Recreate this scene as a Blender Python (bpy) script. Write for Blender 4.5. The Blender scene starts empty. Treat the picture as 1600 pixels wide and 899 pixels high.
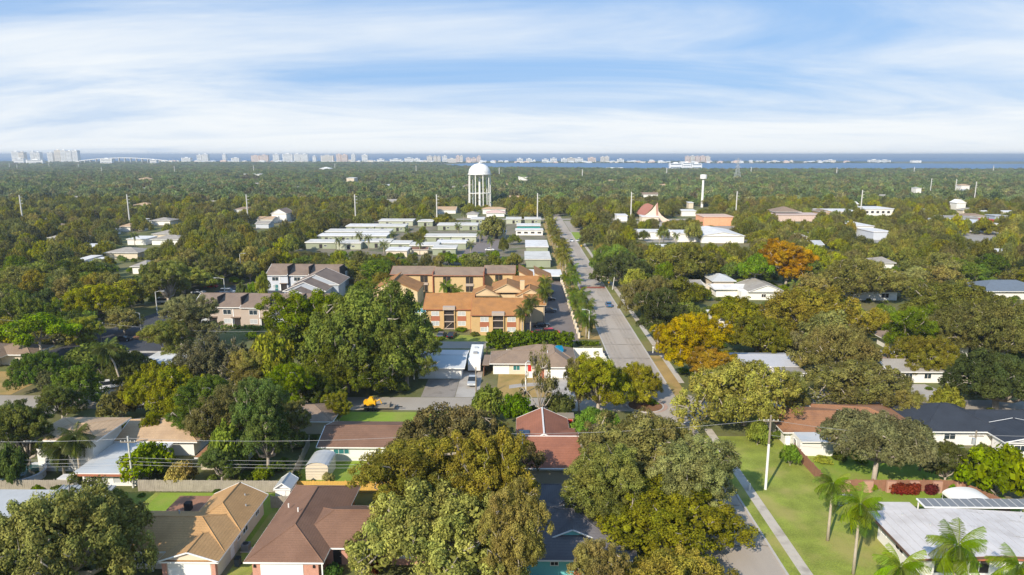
import bpy, math, random
import numpy as np
from mathutils import Vector, Matrix
random.seed(7); rng = np.random.default_rng(7)
S = bpy.context.scene; COL = S.collection
R_ = math.radians

# ------------------------------------------------------------ camera
F, CX, CY, HC = 1067.0, 800.0, 449.5, 48.0        # focal length in px of a 1600 px wide frame, camera height in m
PITCH = math.atan((CY - 242.0) / F)
YAW = math.atan(15 / (F / math.cos(PITCH)))       # the street runs along +Y
cd = bpy.data.cameras.new("camera"); cam = bpy.data.objects.new("camera", cd); COL.objects.link(cam)
cd.sensor_width = 36; cd.lens = 36 * F / 1600; cd.clip_start = 1; cd.clip_end = 80000
cam.location = (0, 0, HC); cam.rotation_euler = (R_(90) - PITCH, 0, YAW)
S.camera = cam
# ------------------------------------------------------------ sun, sky, exposure
SUN_EL, SUN_AZ = 33.0, 32.0                        # shadows fall 31 degrees right of straight ahead
sl = bpy.data.lights.new("sun", 'SUN'); sl.energy = 5.0; sl.angle = R_(0.5); sl.color = (1, 0.90, 0.745)
so = bpy.data.objects.new("sun", sl); COL.objects.link(so)
dirv = Vector((math.sin(R_(SUN_AZ)) * math.cos(R_(SUN_EL)), math.cos(R_(SUN_AZ)) * math.cos(R_(SUN_EL)), -math.sin(R_(SUN_EL))))
so.rotation_euler = dirv.to_track_quat('-Z', 'Y').to_euler()
W = bpy.data.worlds.new("World"); S.world = W; W.use_nodes = True
nt = W.node_tree; nt.nodes.clear()
def nd(t, typ, **k):
    n = t.nodes.new(typ)
    for a, b in k.items(): setattr(n, a, b)
    return n
def mth(t, op, a, b=None, clamp=False):
    n = nd(t, 'ShaderNodeMath', operation=op, use_clamp=clamp)
    for i, v in enumerate((a, b)):
        if v is None: continue
        if isinstance(v, (int, float)): n.inputs[i].default_value = v
        else: t.links.new(v, n.inputs[i])
    return n.outputs[0]
out = nd(nt, 'ShaderNodeOutputWorld'); bg = nd(nt, 'ShaderNodeBackground'); bg.inputs[1].default_value = 0.128
sky = nd(nt, 'ShaderNodeTexSky', sky_type='NISHITA', sun_disc=False)
sky.sun_elevation = R_(SUN_EL); sky.sun_rotation = R_(180 + SUN_AZ); sky.air_density = 1.0; sky.dust_density = 0.6; sky.ozone_density = 1.6
tc = nd(nt, 'ShaderNodeTexCoord'); sep = nd(nt, 'ShaderNodeSeparateXYZ'); nt.links.new(tc.outputs['Generated'], sep.inputs[0])
zz = mth(nt, 'MAXIMUM', sep.outputs[2], 0.0); zd = mth(nt, 'ADD', zz, 0.13)
cmb = nd(nt, 'ShaderNodeCombineXYZ')
nt.links.new(mth(nt, 'DIVIDE', sep.outputs[0], zd), cmb.inputs[0]); nt.links.new(mth(nt, 'DIVIDE', sep.outputs[1], zd), cmb.inputs[1])
mp = nd(nt, 'ShaderNodeMapping'); mp.inputs['Scale'].default_value = (0.42, 0.95, 1); mp.inputs['Rotation'].default_value = (0, 0, R_(-24)); mp.inputs['Location'].default_value = (0.9, 0.35, 0)
nt.links.new(cmb.outputs[0], mp.inputs[0])
n1 = nd(nt, 'ShaderNodeTexNoise'); n1.inputs['Scale'].default_value = 0.9; n1.inputs['Detail'].default_value = 11; n1.inputs['Roughness'].default_value = 0.6; n1.inputs['Distortion'].default_value = 0.7
nt.links.new(mp.outputs[0], n1.inputs[0])
n2 = nd(nt, 'ShaderNodeTexNoise'); n2.inputs['Scale'].default_value = 0.35; n2.inputs['Detail'].default_value = 3
nt.links.new(mp.outputs[0], n2.inputs[0])
# thin high cloud, thicker towards the horizon
low = mth(nt, 'POWER', mth(nt, 'SUBTRACT', 1.0, mth(nt, 'MINIMUM', mth(nt, 'MULTIPLY', zz, 3.2), 1.0)), 1.6)
dens = mth(nt, 'ADD', mth(nt, 'MULTIPLY', n1.outputs[0], 1.5), mth(nt, 'MULTIPLY', n2.outputs[0], 0.75))
dens = mth(nt, 'ADD', dens, mth(nt, 'MULTIPLY', low, 0.8))
mr = nd(nt, 'ShaderNodeMapRange', interpolation_type='SMOOTHSTEP'); mr.inputs[1].default_value = 1.08; mr.inputs[2].default_value = 1.98; mr.inputs[3].default_value = 0.08; mr.inputs[4].default_value = 1.0
nt.links.new(dens, mr.inputs[0])
mx = nd(nt, 'ShaderNodeMix', data_type='RGBA'); mx.inputs[7].default_value = (6.0, 6.25, 6.4, 1)
skm = nd(nt, 'ShaderNodeMix', data_type='RGBA'); skm.inputs[0].default_value = 0.85; skm.inputs[7].default_value = (1.42, 2.95, 5.5, 1)
nt.links.new(sky.outputs[0], skm.inputs[6])
nt.links.new(mr.outputs[0], mx.inputs[0]); nt.links.new(skm.outputs[2], mx.inputs[6]); nt.links.new(mx.outputs[2], bg.inputs[0]); nt.links.new(bg.outputs[0], out.inputs[0])
S.view_settings.view_transform = 'Standard'; S.view_settings.look = 'None'; S.view_settings.exposure = 0.3; S.view_settings.gamma = 1
S.cycles.max_bounces = 5; S.cycles.volume_bounces = 0; S.cycles.transparent_max_bounces = 8
S.cycles.volume_step_rate = 10; S.cycles.volume_max_steps = 16

# ------------------------------------------------------------ photo-derived measuring helpers
_fw = np.array((-math.sin(YAW) * math.cos(PITCH), math.cos(YAW) * math.cos(PITCH), -math.sin(PITCH)))
_rt = np.array((math.cos(YAW), math.sin(YAW), 0)); _up = np.cross(_rt, _fw)
def G(x, y, h=0.0):
    d = _fw + (x - CX) / F * _rt - (y - CY) / F * _up
    t = (h - HC) / d[2]; return d[0] * t, d[1] * t
def ray(x, y): return _fw + (x - CX) / F * _rt - (y - CY) / F * _up
def PX(X, Y, Z):
    v = np.array((X, Y, Z - HC)); z = v @ _fw
    return CX + F * (v @ _rt) / z, CY - F * (v @ _up) / z
def depth(X, Y, Z=0): return float(np.array((X, Y, Z - HC)) @ _fw)
def Xat(px, py, Y): d = ray(px, py); return d[0] / d[1] * Y
def Zat(py, Y, px=815): d = ray(px, py); return HC + d[2] / d[1] * Y

_on = 'first second third fourth fifth sixth seventh eighth ninth tenth eleventh twelfth thirteenth fourteenth fifteenth sixteenth seventeenth eighteenth nineteenth'.split()
_tn = 'twentieth thirtieth fortieth fiftieth sixtieth seventieth eightieth ninetieth'.split(); _tw = 'twenty thirty forty fifty sixty seventy eighty ninety'.split()
def ordn(k): return _on[k] if k < 19 else (_tn[(k + 1) // 10 - 2] if (k + 1) % 10 == 0 else _tw[(k + 1) // 10 - 2] + '-' + _on[(k + 1) % 10 - 1])
# ------------------------------------------------------------ materials
MATS = {}
def mat(name, col, rough=0.8, var=0.12, vs=1.2, bump=0.0, bs=8.0, fine=0.0, fs=12.0, metal=0.0, dirt=None, ds=0.25, da=0.5, spec=0.3, courses=0.0, cstep=0.055, stretch=None):
    if name in MATS: return MATS[name]
    m = bpy.data.materials.new(name); m.use_nodes = True; t = m.node_tree; b = t.nodes['Principled BSDF']
    b.inputs['Roughness'].default_value = rough; b.inputs['Metallic'].default_value = metal; b.inputs['Specular IOR Level'].default_value = spec
    tc = nd(t, 'ShaderNodeNewGeometry'); src = tc.outputs['Position']
    if stretch:
        mpp = nd(t, 'ShaderNodeMapping'); mpp.inputs['Scale'].default_value = stretch; t.links.new(src, mpp.inputs[0]); src = mpp.outputs[0]
    def noise(s, det=4):
        n = nd(t, 'ShaderNodeTexNoise'); n.inputs['Scale'].default_value = s; n.inputs['Detail'].default_value = det; t.links.new(src, n.inputs[0]); return n.outputs[0]
    val = mth(t, 'ADD', mth(t, 'MULTIPLY', mth(t, 'SUBTRACT', noise(vs), 0.5), var * 4), 1.0)
    if fine: val = mth(t, 'ADD', val, mth(t, 'MULTIPLY', mth(t, 'SUBTRACT', noise(fs, 2), 0.5), fine * 4))
    if courses:
        sp = nd(t, 'ShaderNodeSeparateXYZ'); t.links.new(tc.outputs['Position'], sp.inputs[0])
        fr = mth(t, 'FRACT', mth(t, 'DIVIDE', sp.outputs[2], cstep)); val = mth(t, 'SUBTRACT', val, mth(t, 'MULTIPLY', mth(t, 'GREATER_THAN', fr, 0.72), courses))
    vm = nd(t, 'ShaderNodeVectorMath', operation='SCALE'); vm.inputs[0].default_value = col[:3]; t.links.new(val, vm.inputs['Scale'])
    colo = vm.outputs[0]
    if dirt:
        mxx = nd(t, 'ShaderNodeMix', data_type='RGBA'); mxx.inputs[7].default_value = (*dirt, 1)
        r = nd(t, 'ShaderNodeMapRange', interpolation_type='SMOOTHSTEP'); r.inputs[1].default_value = 0.45; r.inputs[2].default_value = 0.7; r.inputs[4].default_value = da
        t.links.new(noise(ds, 6), r.inputs[0]); t.links.new(r.outputs[0], mxx.inputs[0]); t.links.new(colo, mxx.inputs[6]); colo = mxx.outputs[2]
    t.links.new(colo, b.inputs['Base Color'])
    if bump:
        bn = nd(t, 'ShaderNodeBump'); bn.inputs['Strength'].default_value = bump; bn.inputs['Distance'].default_value = 0.1; t.links.new(noise(bs, 3), bn.inputs['Height']); t.links.new(bn.outputs[0], b.inputs['Normal'])
    MATS[name] = m; return m

def leafmat(name, trans=0.25, rough=0.6):
    m = bpy.data.materials.new(name); m.use_nodes = True; t = m.node_tree; b = t.nodes['Principled BSDF']; o = t.nodes['Material Output']
    oi = nd(t, 'ShaderNodeObjectInfo'); at = nd(t, 'ShaderNodeAttribute', attribute_name='v')
    geo = nd(t, 'ShaderNodeNewGeometry'); nz = nd(t, 'ShaderNodeTexNoise'); nz.inputs['Scale'].default_value = 0.28; nz.inputs['Detail'].default_value = 3; t.links.new(geo.outputs['Position'], nz.inputs[0])
    hs = nd(t, 'ShaderNodeHueSaturation')
    h = mth(t, 'ADD', 0.5, mth(t, 'MULTIPLY', mth(t, 'SUBTRACT', oi.outputs['Random'], 0.55), 0.04))
    h = mth(t, 'ADD', h, mth(t, 'MULTIPLY', mth(t, 'SUBTRACT', 0.5, nz.outputs[0]), 0.09))
    t.links.new(h, hs.inputs['Hue'])
    v = mth(t, 'ADD', mth(t, 'MULTIPLY', at.outputs['Fac'], 1.0), 0.5)
    nl = nd(t, 'ShaderNodeTexNoise'); nl.inputs['Scale'].default_value = 0.012; nl.inputs['Detail'].default_value = 4; t.links.new(geo.outputs['Position'], nl.inputs[0])
    v = mth(t, 'MULTIPLY', v, mth(t, 'ADD', 1.0, mth(t, 'MULTIPLY', mth(t, 'SUBTRACT', nl.outputs[0], 0.5), 1.3)))
    v = mth(t, 'MULTIPLY', v, mth(t, 'ADD', 0.62, mth(t, 'MULTIPLY', mth(t, 'FRACT', mth(t, 'MULTIPLY', oi.outputs['Random'], 7.3)), 0.6)))
    t.links.new(v, hs.inputs['Value'])
    s = mth(t, 'ADD', 0.97, mth(t, 'MULTIPLY', mth(t, 'FRACT', mth(t, 'MULTIPLY', oi.outputs['Random'], 3.7)), 0.35)); t.links.new(s, hs.inputs['Saturation'])
    t.links.new(oi.outputs['Color'], hs.inputs['Color']); t.links.new(hs.outputs[0], b.inputs['Base Color'])
    b.inputs['Roughness'].default_value = rough; b.inputs['Specular IOR Level'].default_value = 0.06
    tr = nd(t, 'ShaderNodeBsdfTranslucent'); t.links.new(hs.outputs[0], tr.inputs[0]); ms = nd(t, 'ShaderNodeMixShader'); ms.inputs[0].default_value = trans
    t.links.new(b.outputs[0], ms.inputs[1]); t.links.new(tr.outputs[0], ms.inputs[2]); t.links.new(ms.outputs[0], o.inputs[0])
    return m
LEAF = leafmat('leaves', .3)
BARK = mat('bark', (0.36, 0.31, 0.25), 0.9, 0.2, 0.8, fine=0.12, fs=9)
PBARK = mat('palm_bark', (0.42, 0.36, 0.28), 0.9, 0.1, 2, fine=0.1, fs=10)
asphalt = mat('asphalt_worn', (0.40, 0.345, 0.285), 0.9, 0.05, 0.35, fine=0.03, fs=5, dirt=(0.29, 0.25, 0.22), ds=0.12, da=0.5, stretch=(1, 0.25, 1))
asphalt_side = mat('asphalt_side', (0.34, 0.30, 0.25), 0.9, 0.06, 0.3, fine=0.03, fs=5)
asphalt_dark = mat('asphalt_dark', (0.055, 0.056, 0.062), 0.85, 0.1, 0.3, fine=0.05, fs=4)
asphalt_lot = mat('asphalt_lot', (0.19, 0.16, 0.145), 0.9, 0.08, 0.3, fine=0.04, fs=4)
concrete = mat('concrete', (0.50, 0.45, 0.38), 0.9, 0.07, 0.5, fine=0.04, fs=6, dirt=(0.22, 0.19, 0.16), ds=0.5, da=0.6)
drive = mat('driveway_concrete', (0.40, 0.37, 0.33), 0.9, 0.07, 0.4, dirt=(0.27, 0.23, 0.2), ds=0.25, da=0.6)
kerbm = mat('kerb_concrete', (0.45, 0.42, 0.38), 0.9, 0.1, 1)
groundm = mat('ground_soil_grass', (0.12, 0.13, 0.04), 1, 0.25, 0.08, fine=0.15, fs=0.9, dirt=(0.22, 0.17, 0.10), ds=0.05, da=0.8, bump=0.5, bs=2)
lawn = mat('lawn_green', (0.22, 0.26, 0.04), 1, 0.3, 0.35, fine=0.25, fs=5, dirt=(0.36, 0.31, 0.10), ds=0.16, da=0.75, bump=0.4, bs=7)
lawnb = mat('lawn_bright', (0.20, 0.285, 0.03), 1, 0.13, 0.3, fine=0.16, fs=5, dirt=(0.30, 0.29, 0.07), ds=0.2, da=0.5, bump=0.4, bs=7)
dry = mat('grass_dry', (0.36, 0.24, 0.085), 1, 0.15, 0.3, fine=0.1, fs=3, dirt=(0.15, 0.15, 0.04), ds=0.2, da=0.6)
mulch = mat('mulch', (0.20, 0.10, 0.05), 1, 0.2, 1, fine=0.1, fs=5)
white = mat('white_paint', (0.78, 0.76, 0.72), 0.6, 0.03, 0.4)
whiteplain = mat('white_trim', (0.8, 0.79, 0.76), 0.5, 0.02, 0.5)
glass = mat('window_glass', (0.03, 0.045, 0.055), 0.12, 0.2, 0.4, spec=0.6)
curt = mat('window_blind', (0.45, 0.47, 0.47), 0.4, 0.12, 0.6)
dark = mat('dark_trim_and_shade', (0.035, 0.03, 0.028), 0.9, 0.1, 1)  # near black trim; also stands in for shade in recesses and open bays
black = mat('black_rubber', (0.02, 0.02, 0.02), 0.8, 0.1, 1)
steel = mat('galvanised_steel', (0.45, 0.47, 0.48), 0.5, 0.08, 1, metal=0.3)
pole_c = mat('concrete_pole', (0.55, 0.54, 0.5), 0.8, 0.08, 1)
wood = mat('weathered_wood', (0.26, 0.22, 0.17), 0.9, 0.12, 1.5, fine=0.1, fs=8)
fence_g = mat('fence_grey', (0.33, 0.29, 0.235), 0.9, 0.15, 1.5, fine=0.1, fs=8)
fence_y = mat('fence_new_pine', (0.62, 0.38, 0.09), 0.8, 0.08, 1.5, fine=0.06, fs=6)
fence_r = mat('fence_redbrown', (0.27, 0.135, 0.085), 0.9, 0.12, 1.5, fine=0.1, fs=8)
brickpink = mat('wall_pink_brick', (0.52, 0.27, 0.2), 0.85, 0.08, 3, fine=0.08, fs=12)
cream = mat('wall_cream', (0.66, 0.57, 0.44), 0.8, 0.05, 0.6)
def shingle(n, c, d=None, da=0.4): return mat('shingle_' + n, c, 0.9, 0.10, 0.5, fine=0.13, fs=6, dirt=d or tuple(x * 0.7 for x in c), ds=0.35, da=da + .15, courses=0.13, cstep=.13, bump=0.3, bs=9)

# ------------------------------------------------------------ mesh helpers
class MB:
    def __init__(s): s.v = []; s.f = []; s.m = []
    def add(s, vs, fs, mi=0):
        n = len(s.v); s.v += [tuple(p) for p in vs]; s.f += [tuple(i + n for i in f) for f in fs]; s.m += [mi] * len(fs); return s
    def box(s, x0, y0, z0, x1, y1, z1, mi=0):
        return s.add([(x0, y0, z0), (x1, y0, z0), (x1, y1, z0), (x0, y1, z0), (x0, y0, z1), (x1, y0, z1), (x1, y1, z1), (x0, y1, z1)],
                     [(0, 3, 2, 1), (4, 5, 6, 7), (0, 1, 5, 4), (1, 2, 6, 5), (2, 3, 7, 6), (3, 0, 4, 7)], mi)
    def tube(s, pts, rad, n=6, mi=0, cap=True):
        pts = [Vector(p) for p in pts]; rad = rad if hasattr(rad, '__len__') else [rad] * len(pts)
        vs = []; 
        for i, p in enumerate(pts):
            d = (pts[min(i + 1, len(pts) - 1)] - pts[max(i - 1, 0)]).normalized()
            a = d.cross(Vector((0, 0, 1)) if abs(d.z) < 0.9 else Vector((1, 0, 0))).normalized(); b = d.cross(a)
            for k in range(n):
                t = 2 * math.pi * k / n; vs.append(p + (a * math.cos(t) + b * math.sin(t)) * rad[i])
        fs = [(i * n + k, i * n + (k + 1) % n, (i + 1) * n + (k + 1) % n, (i + 1) * n + k) for i in range(len(pts) - 1) for k in range(n)]
        if cap: fs += [tuple(range(n - 1, -1, -1)), tuple(range((len(pts) - 1) * n, len(pts) * n))]
        return s.add(vs, fs, mi)
    def lathe(s, prof, n=24, cx=0, cy=0, mi=0):
        vs = [(cx + r * math.cos(2 * math.pi * k / n), cy + r * math.sin(2 * math.pi * k / n), z) for r, z in prof for k in range(n)]
        fs = [(i * n + k, i * n + (k + 1) % n, (i + 1) * n + (k + 1) % n, (i + 1) * n + k) for i in range(len(prof) - 1) for k in range(n)]
        return s.add(vs, fs, mi)
    def prism(s, poly, z0, z1, mi=0):
        n = len(poly); return s.add([(x, y, z0) for x, y in poly] + [(x, y, z1) for x, y in poly],
                                    [tuple(range(n - 1, -1, -1)), tuple(range(n, 2 * n))] + [(i, (i + 1) % n, n + (i + 1) % n, n + i) for i in range(n)], mi)
    def build(s, name, mats, parent=None, off=(0, 0, 0), smooth=False, kind=None, loc=None):
        me = bpy.data.meshes.new(name); me.from_pydata([(x - off[0], y - off[1], z - off[2]) for x, y, z in s.v], [], s.f)
        for m in (mats if isinstance(mats, (list, tuple)) else [mats]): me.materials.append(m)
        if len(set(s.m)) > 1: me.polygons.foreach_set('material_index', s.m)
        if smooth: me.polygons.foreach_set('use_smooth', [True] * len(me.polygons))
        me.update()
        return link(name, me, parent, kind, loc)
def link(name, me, parent=None, kind=None, loc=None):
    o = bpy.data.objects.new(name, me); COL.objects.link(o)
    if parent: o.parent = parent
    if kind: o['kind'] = kind
    if loc: o.location = loc
    return o
def tag(o, label, cat, group=None):
    o['label'] = label; o['category'] = cat
    if group: o['group'] = group
    return o
def thing(name, label, cat, loc=(0, 0, 0), group=None, rz=0):
    o = bpy.data.objects.new(name, None); COL.objects.link(o); o.location = loc; o.rotation_euler = (0, 0, rz); o.empty_display_size = 0.5
    return tag(o, label, cat, group)
def dup(root, loc, rz=None, label=None, group=None, scale=None, color=None):
    r = root.copy(); COL.objects.link(r); r.location = loc
    if rz is not None: r.rotation_euler = (0, 0, rz)
    if label: r['label'] = label
    if group: r['group'] = group
    if scale: r.scale = scale
    for ch in KIDS[root.name]:
        c = ch.copy(); COL.objects.link(c); c.parent = r
        for g2 in KIDS.get(ch.name, []):
            d = g2.copy(); COL.objects.link(d); d.parent = c
    return r
KIDS = {}
def index_kids(root):
    for o in [root] + [c for c in root.children]: KIDS[o.name] = list(o.children)
    return root
ZL = [0.004]
def sheet(name, poly, m, z=None, parent=None):
    """a flat ground sheet; each lies 4 mm or more above the one below"""
    if z is None: ZL[0] += 0.004; z = ZL[0]
    b = MB(); b.add([(x, y, z) for x, y in poly], [tuple(range(len(poly)))])
    return b.build(name, m, parent, kind=None if parent else 'structure')
def rect(x0, y0, x1, y1): return [(x0, y0), (x1, y0), (x1, y1), (x0, y1)]

# ------------------------------------------------------------ ground, roads, water
sheet('ground', rect(-30000, -400, 30000, 30000), groundm, 0.0)
waterm = mat('sea_water', (0.03, 0.12, 0.26), 0.6, 0.12, 0.004, spec=0.35, bump=0.15, bs=0.05)
baym = mat('bay_water', (0.09, 0.18, 0.30), 0.6, 0.12, 0.004, spec=0.35, bump=0.15, bs=0.05)
sheet('sea', [(-29990, 5200), (29990, 4900), (29990, 29990), (-29990, 29990)], waterm, 0.5)
sheet('bay_water', [(-420, 2950), (-120, 2450), (500, 2180), (1500, 2200), (2600, 2250), (6000, 2250), (6000, 3900), (2600, 3700), (1900, 4050), (1500, 3850), (600, 4000), (-300, 3950)], baym, 0.5)
isl = mat('island_ground', (0.09, 0.11, 0.05), 1, 0.2, 0.01, dirt=(0.45, 0.42, 0.36), ds=0.008, da=0.8)
sheet('barrier_island', [(-5000, 3990), (600, 4010), (1900, 4080), (2300, 4300), (2300, 4880), (1000, 4900), (-5000, 5190)], isl, 0.9)
# main street with the cross street, kerbs, verge, sidewalk
X0R, X1R = 21.4, 30.9
sheet('street', rect(X0R, 40, X1R, 560), asphalt)
sheet('cross_street', rect(-160, 123.5, X0R, 130.6), asphalt_side)
ZL[0] += 0.004
sheet('cross_street', rect(X1R, 123.5, 170, 130.6), asphalt_side)
sheet('street_corner', [(X1R, 116.5), (33.2, 119), (36.5, 123.5), (X1R, 123.5)], asphalt_side)
sheet('street_corner', [(X1R, 130.6), (36, 130.6), (33, 134), (X1R, 140)], asphalt_side)
sheet('lot_crossing', rect(-60, 512, 260, 522), asphalt_side, 0.05)
def kerb(x0, y0, x1, y1):
    MB().box(x0, y0, 0, x1, y1, 0.12).build('kerb', kerbm, kind='structure')
kerb(X1R, 40, X1R + 0.3, 116.5); kerb(X1R, 140, X1R + 0.3, 430); kerb(X0R - 0.3, 131, X0R, 500); kerb(X0R - 0.3, 40, X0R, 123)
# lawns on the right, sidewalk
sheet('verge_lawn', rect(X1R + 0.3, 40, 32.6, 112), lawn, 0.10)
sheet('lawn', rect(34.0, 40, 45, 112), lawn, 0.02)
sheet('lawn', rect(45, 84, 69, 110), lawnb, 0.024)
sheet('lawn', rect(45, 110, 68, 122), lawnb, 0.028)
sheet('lawn', rect(45, 40, 70, 84), lawn, 0.016)
sw = thing('sidewalk', 'pale concrete sidewalk', 'sidewalk'); del sw['label'], sw['category']; sw['kind'] = 'structure'
slab = MB().box(0, 0.012, 0, 1.4, 1.488, 0.1); slab_me = None
for k in range(0, 46):
    y = 46 + k * 1.5
    if slab_me is None: o = slab.build('paving_slab', concrete, sw); slab_me = o.data
    else: o = link('paving_slab', slab_me, sw)
    o.location = (32.6, y, 0.0 + 0.006 * (k % 3))
sheet('far_sidewalk', rect(33.6, 140, 35.0, 420), concrete, 0.06)
sheet('verge_grass', rect(X1R + 0.3, 140, 33.6, 430), mat('verge_mixed', (0.20, 0.18, 0.06), 1, .2, .15, dirt=(0.12, 0.15, 0.03), ds=.08, da=.9), 0.05)
sheet('verge_grass', rect(X1R + 0.3, 131, 33.8, 160), dry, 0.066)
sheet('front_lawn', rect(40, 112, 66, 123), lawn, 0.012)
sheet('palm_verge', rect(15.3, 175, X0R - 0.3, 500), dry, 0.045)
sheet('dry_lawn', rect(-5, 131, 21, 158), dry, 0.016)
sheet('dry_lawn', rect(-127, 131, -104, 146), dry, 0.016)
sheet('lawn', rect(-34, 91.3, -14, 122.5), lawnb, 0.014)
sheet('lawn', rect(-52, 77, -34, 90.6), lawnb, 0.014)
sheet('lawn', rect(-80, 70, -52, 90.6), lawn, 0.014)
sheet('lawn', rect(-34.2, 62, -31.4, 88), lawn, 0.018)
# street markings
ymark = mat('yellow_marking', (0.6, 0.34, 0.05), 0.8, 0.15, 2); wmark = mat('white_marking', (0.62, 0.6, 0.56), 0.8, 0.2, 2)
cl = MB(); 
for dx in (-0.16, 0.16): cl.add([(26.2 + dx - .07, 142, .1), (26.2 + dx + .07, 142, .1), (26.2 + dx + .07, 153, .1), (26.2 + dx - .07, 153, .1)], [(0, 1, 2, 3)])
cl.build('centre_line', ymark, kind='structure')
for k in range(5): sheet('crossing_mark', rect(27.2 + k * .8, 117.6, 27.8 + k * .8, 118.1), wmark, 0.1)
sheet('brick_crossing', rect(X0R + .2, 245.5, X1R - .2, 248.5), mat('brick_paving', (0.28, 0.09, 0.06), 0.9, 0.1, 2), 0.1)
sheet('road_joint', rect(X0R, 170, X1R, 170.3), asphalt_side, 0.1)
seal = mat('tar_seal', (0.25, 0.22, 0.19), .8, .15, 1); patchm = mat('asphalt_patch', (0.36, 0.31, 0.255), .9, .12, .8, fine=.06, fs=5)
for k, yj in enumerate((64, 78, 97, 113, 146, 158, 186, 203, 222, 262, 290, 325)):
    mbj = MB(); xs_ = np.linspace(X0R, X1R, 12); ys_ = [yj + random.uniform(-.25, .25) for _ in xs_]; wj = .06 + yj * .0004
    mbj.add([(x, y - wj, .098) for x, y in zip(xs_, ys_)] + [(x, y + wj, .098) for x, y in zip(xs_, ys_)], [(i, i + 1, i + 13, i + 12) for i in range(11)]); mbj.build('road_crack', seal, kind='structure')
for k, (xa, ya, xb, yb) in enumerate(((22, 70, 25, 79), (27.5, 88, 30.5, 93), (22.3, 102, 24.4, 111), (23, 148, 26, 156), (27.2, 176, 30.2, 181), (22, 196, 25, 214), (26.8, 232, 30.4, 240), (22, 266, 26, 284), (27, 300, 30, 330))): sheet('road_patch', rect(xa, ya, xb, yb), patchm, .094)
track = mat('tyre_worn', (0.365, 0.31, 0.255), .9, .1, .6, fine=.05, fs=4)
for xt in (22.6, 24.4, 27.6, 29.4): sheet('tyre_track', rect(xt - .28, 141, xt + .28, 430), track, .09)
for xt in (23.4, 28.5): sheet('oil_line', rect(xt - .2, 141, xt + .2, 430), mat('oil_stain', (0.345, 0.295, 0.24), .8, .2, .7), .09)
# driveways and lots
def pxquad(name, m, z, *pts): return sheet(name, [G(x, y) for x, y in pts], m, z)
sheet('driveway', rect(-20.2, 130.7, -13.4, 142), mat('driveway_stained', (0.27, 0.24, 0.21), 0.9, 0.1, 0.5, dirt=(0.16, 0.14, 0.12), ds=0.5, da=0.7), 0.03)
sheet('driveway', rect(-13.3, 130.7, -8.6, 148), drive, 0.034)
sheet('driveway', rect(6.0, 130.7, 12, 142.8), drive, 0.03)
arcp = [(x, 138.2 + 1.6 * math.sin((x + 2.5) / 11.5 * math.pi)) for x in np.linspace(-2.5, 9, 12)]
sheet('curved_driveway', arcp + [(x, y - 2.2) for x, y in arcp[::-1]], drive, 0.037)
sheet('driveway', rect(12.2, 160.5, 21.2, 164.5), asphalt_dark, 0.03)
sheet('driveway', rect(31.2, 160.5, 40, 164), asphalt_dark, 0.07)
sheet('driveway', [(48, 130.6), (56, 130.6), (55, 146), (50, 146)], drive, 0.03)
sheet('driveway', [(72, 130.6), (88, 130.6), (86, 140), (76, 140)], drive, 0.03)
sheet('driveway', rect(-96, 106, -88, 123.5), drive, 0.03)
sheet('driveway', [(-88, 130.6), (-79, 130.6), (-79, 141), (-86, 141)], drive, 0.03)
sheet('driveway', rect(-45, 108, -41, 123.4), drive, 0.03)
sheet('driveway', rect(-140, 131, -127, 146), drive, 0.03)
sheet('parking_lot', rect(1.5, 173, 15.2, 262), asphalt_lot, 0.03)
sheet('parking_lot', rect(-24, 166, 1.5, 172.5), asphalt_side, 0.03)
sheet('apartment_lawn', rect(-30, 172.5, 1.4, 179), lawn, 0.034)
sheet('pool_court_ground', rect(-45, 190, -4, 226), lawn, 0.022)
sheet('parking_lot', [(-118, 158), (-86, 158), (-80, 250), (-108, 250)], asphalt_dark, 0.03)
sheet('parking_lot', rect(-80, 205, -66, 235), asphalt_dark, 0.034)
sheet('lot_sidewalk', rect(-108, 161.0, -80, 162.6), concrete, 0.042)
sheet('townhouse_lawn', rect(-66, 212, -54, 235), lawnb, 0.038)
sheet('church_lot', rect(60, 430, 130, 500), asphalt_side, 0.03)
sheet('corner_lot', rect(31.2, 430, 60, 505), asphalt_side, 0.034)
sheet('corner_verge', rect(31.2, 380, 36, 430), lawnb, 0.07)
sheet('mobile_park_lane', rect(-30, 322, -12, 420), asphalt_lot, 0.03)
sheet('mobile_park_ground', rect(-140, 300, 14, 500), mat('park_ground', (0.2, 0.17, 0.12), 1, 0.2, 0.2, dirt=(0.10, 0.12, 0.04), ds=0.12, da=0.9), 0.018)
sheet('shop_ground', rect(70, 380, 420, 470), mat('pale_lot', (0.30, 0.28, 0.25), 1, 0.15, 0.05), 0.016)

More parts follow.
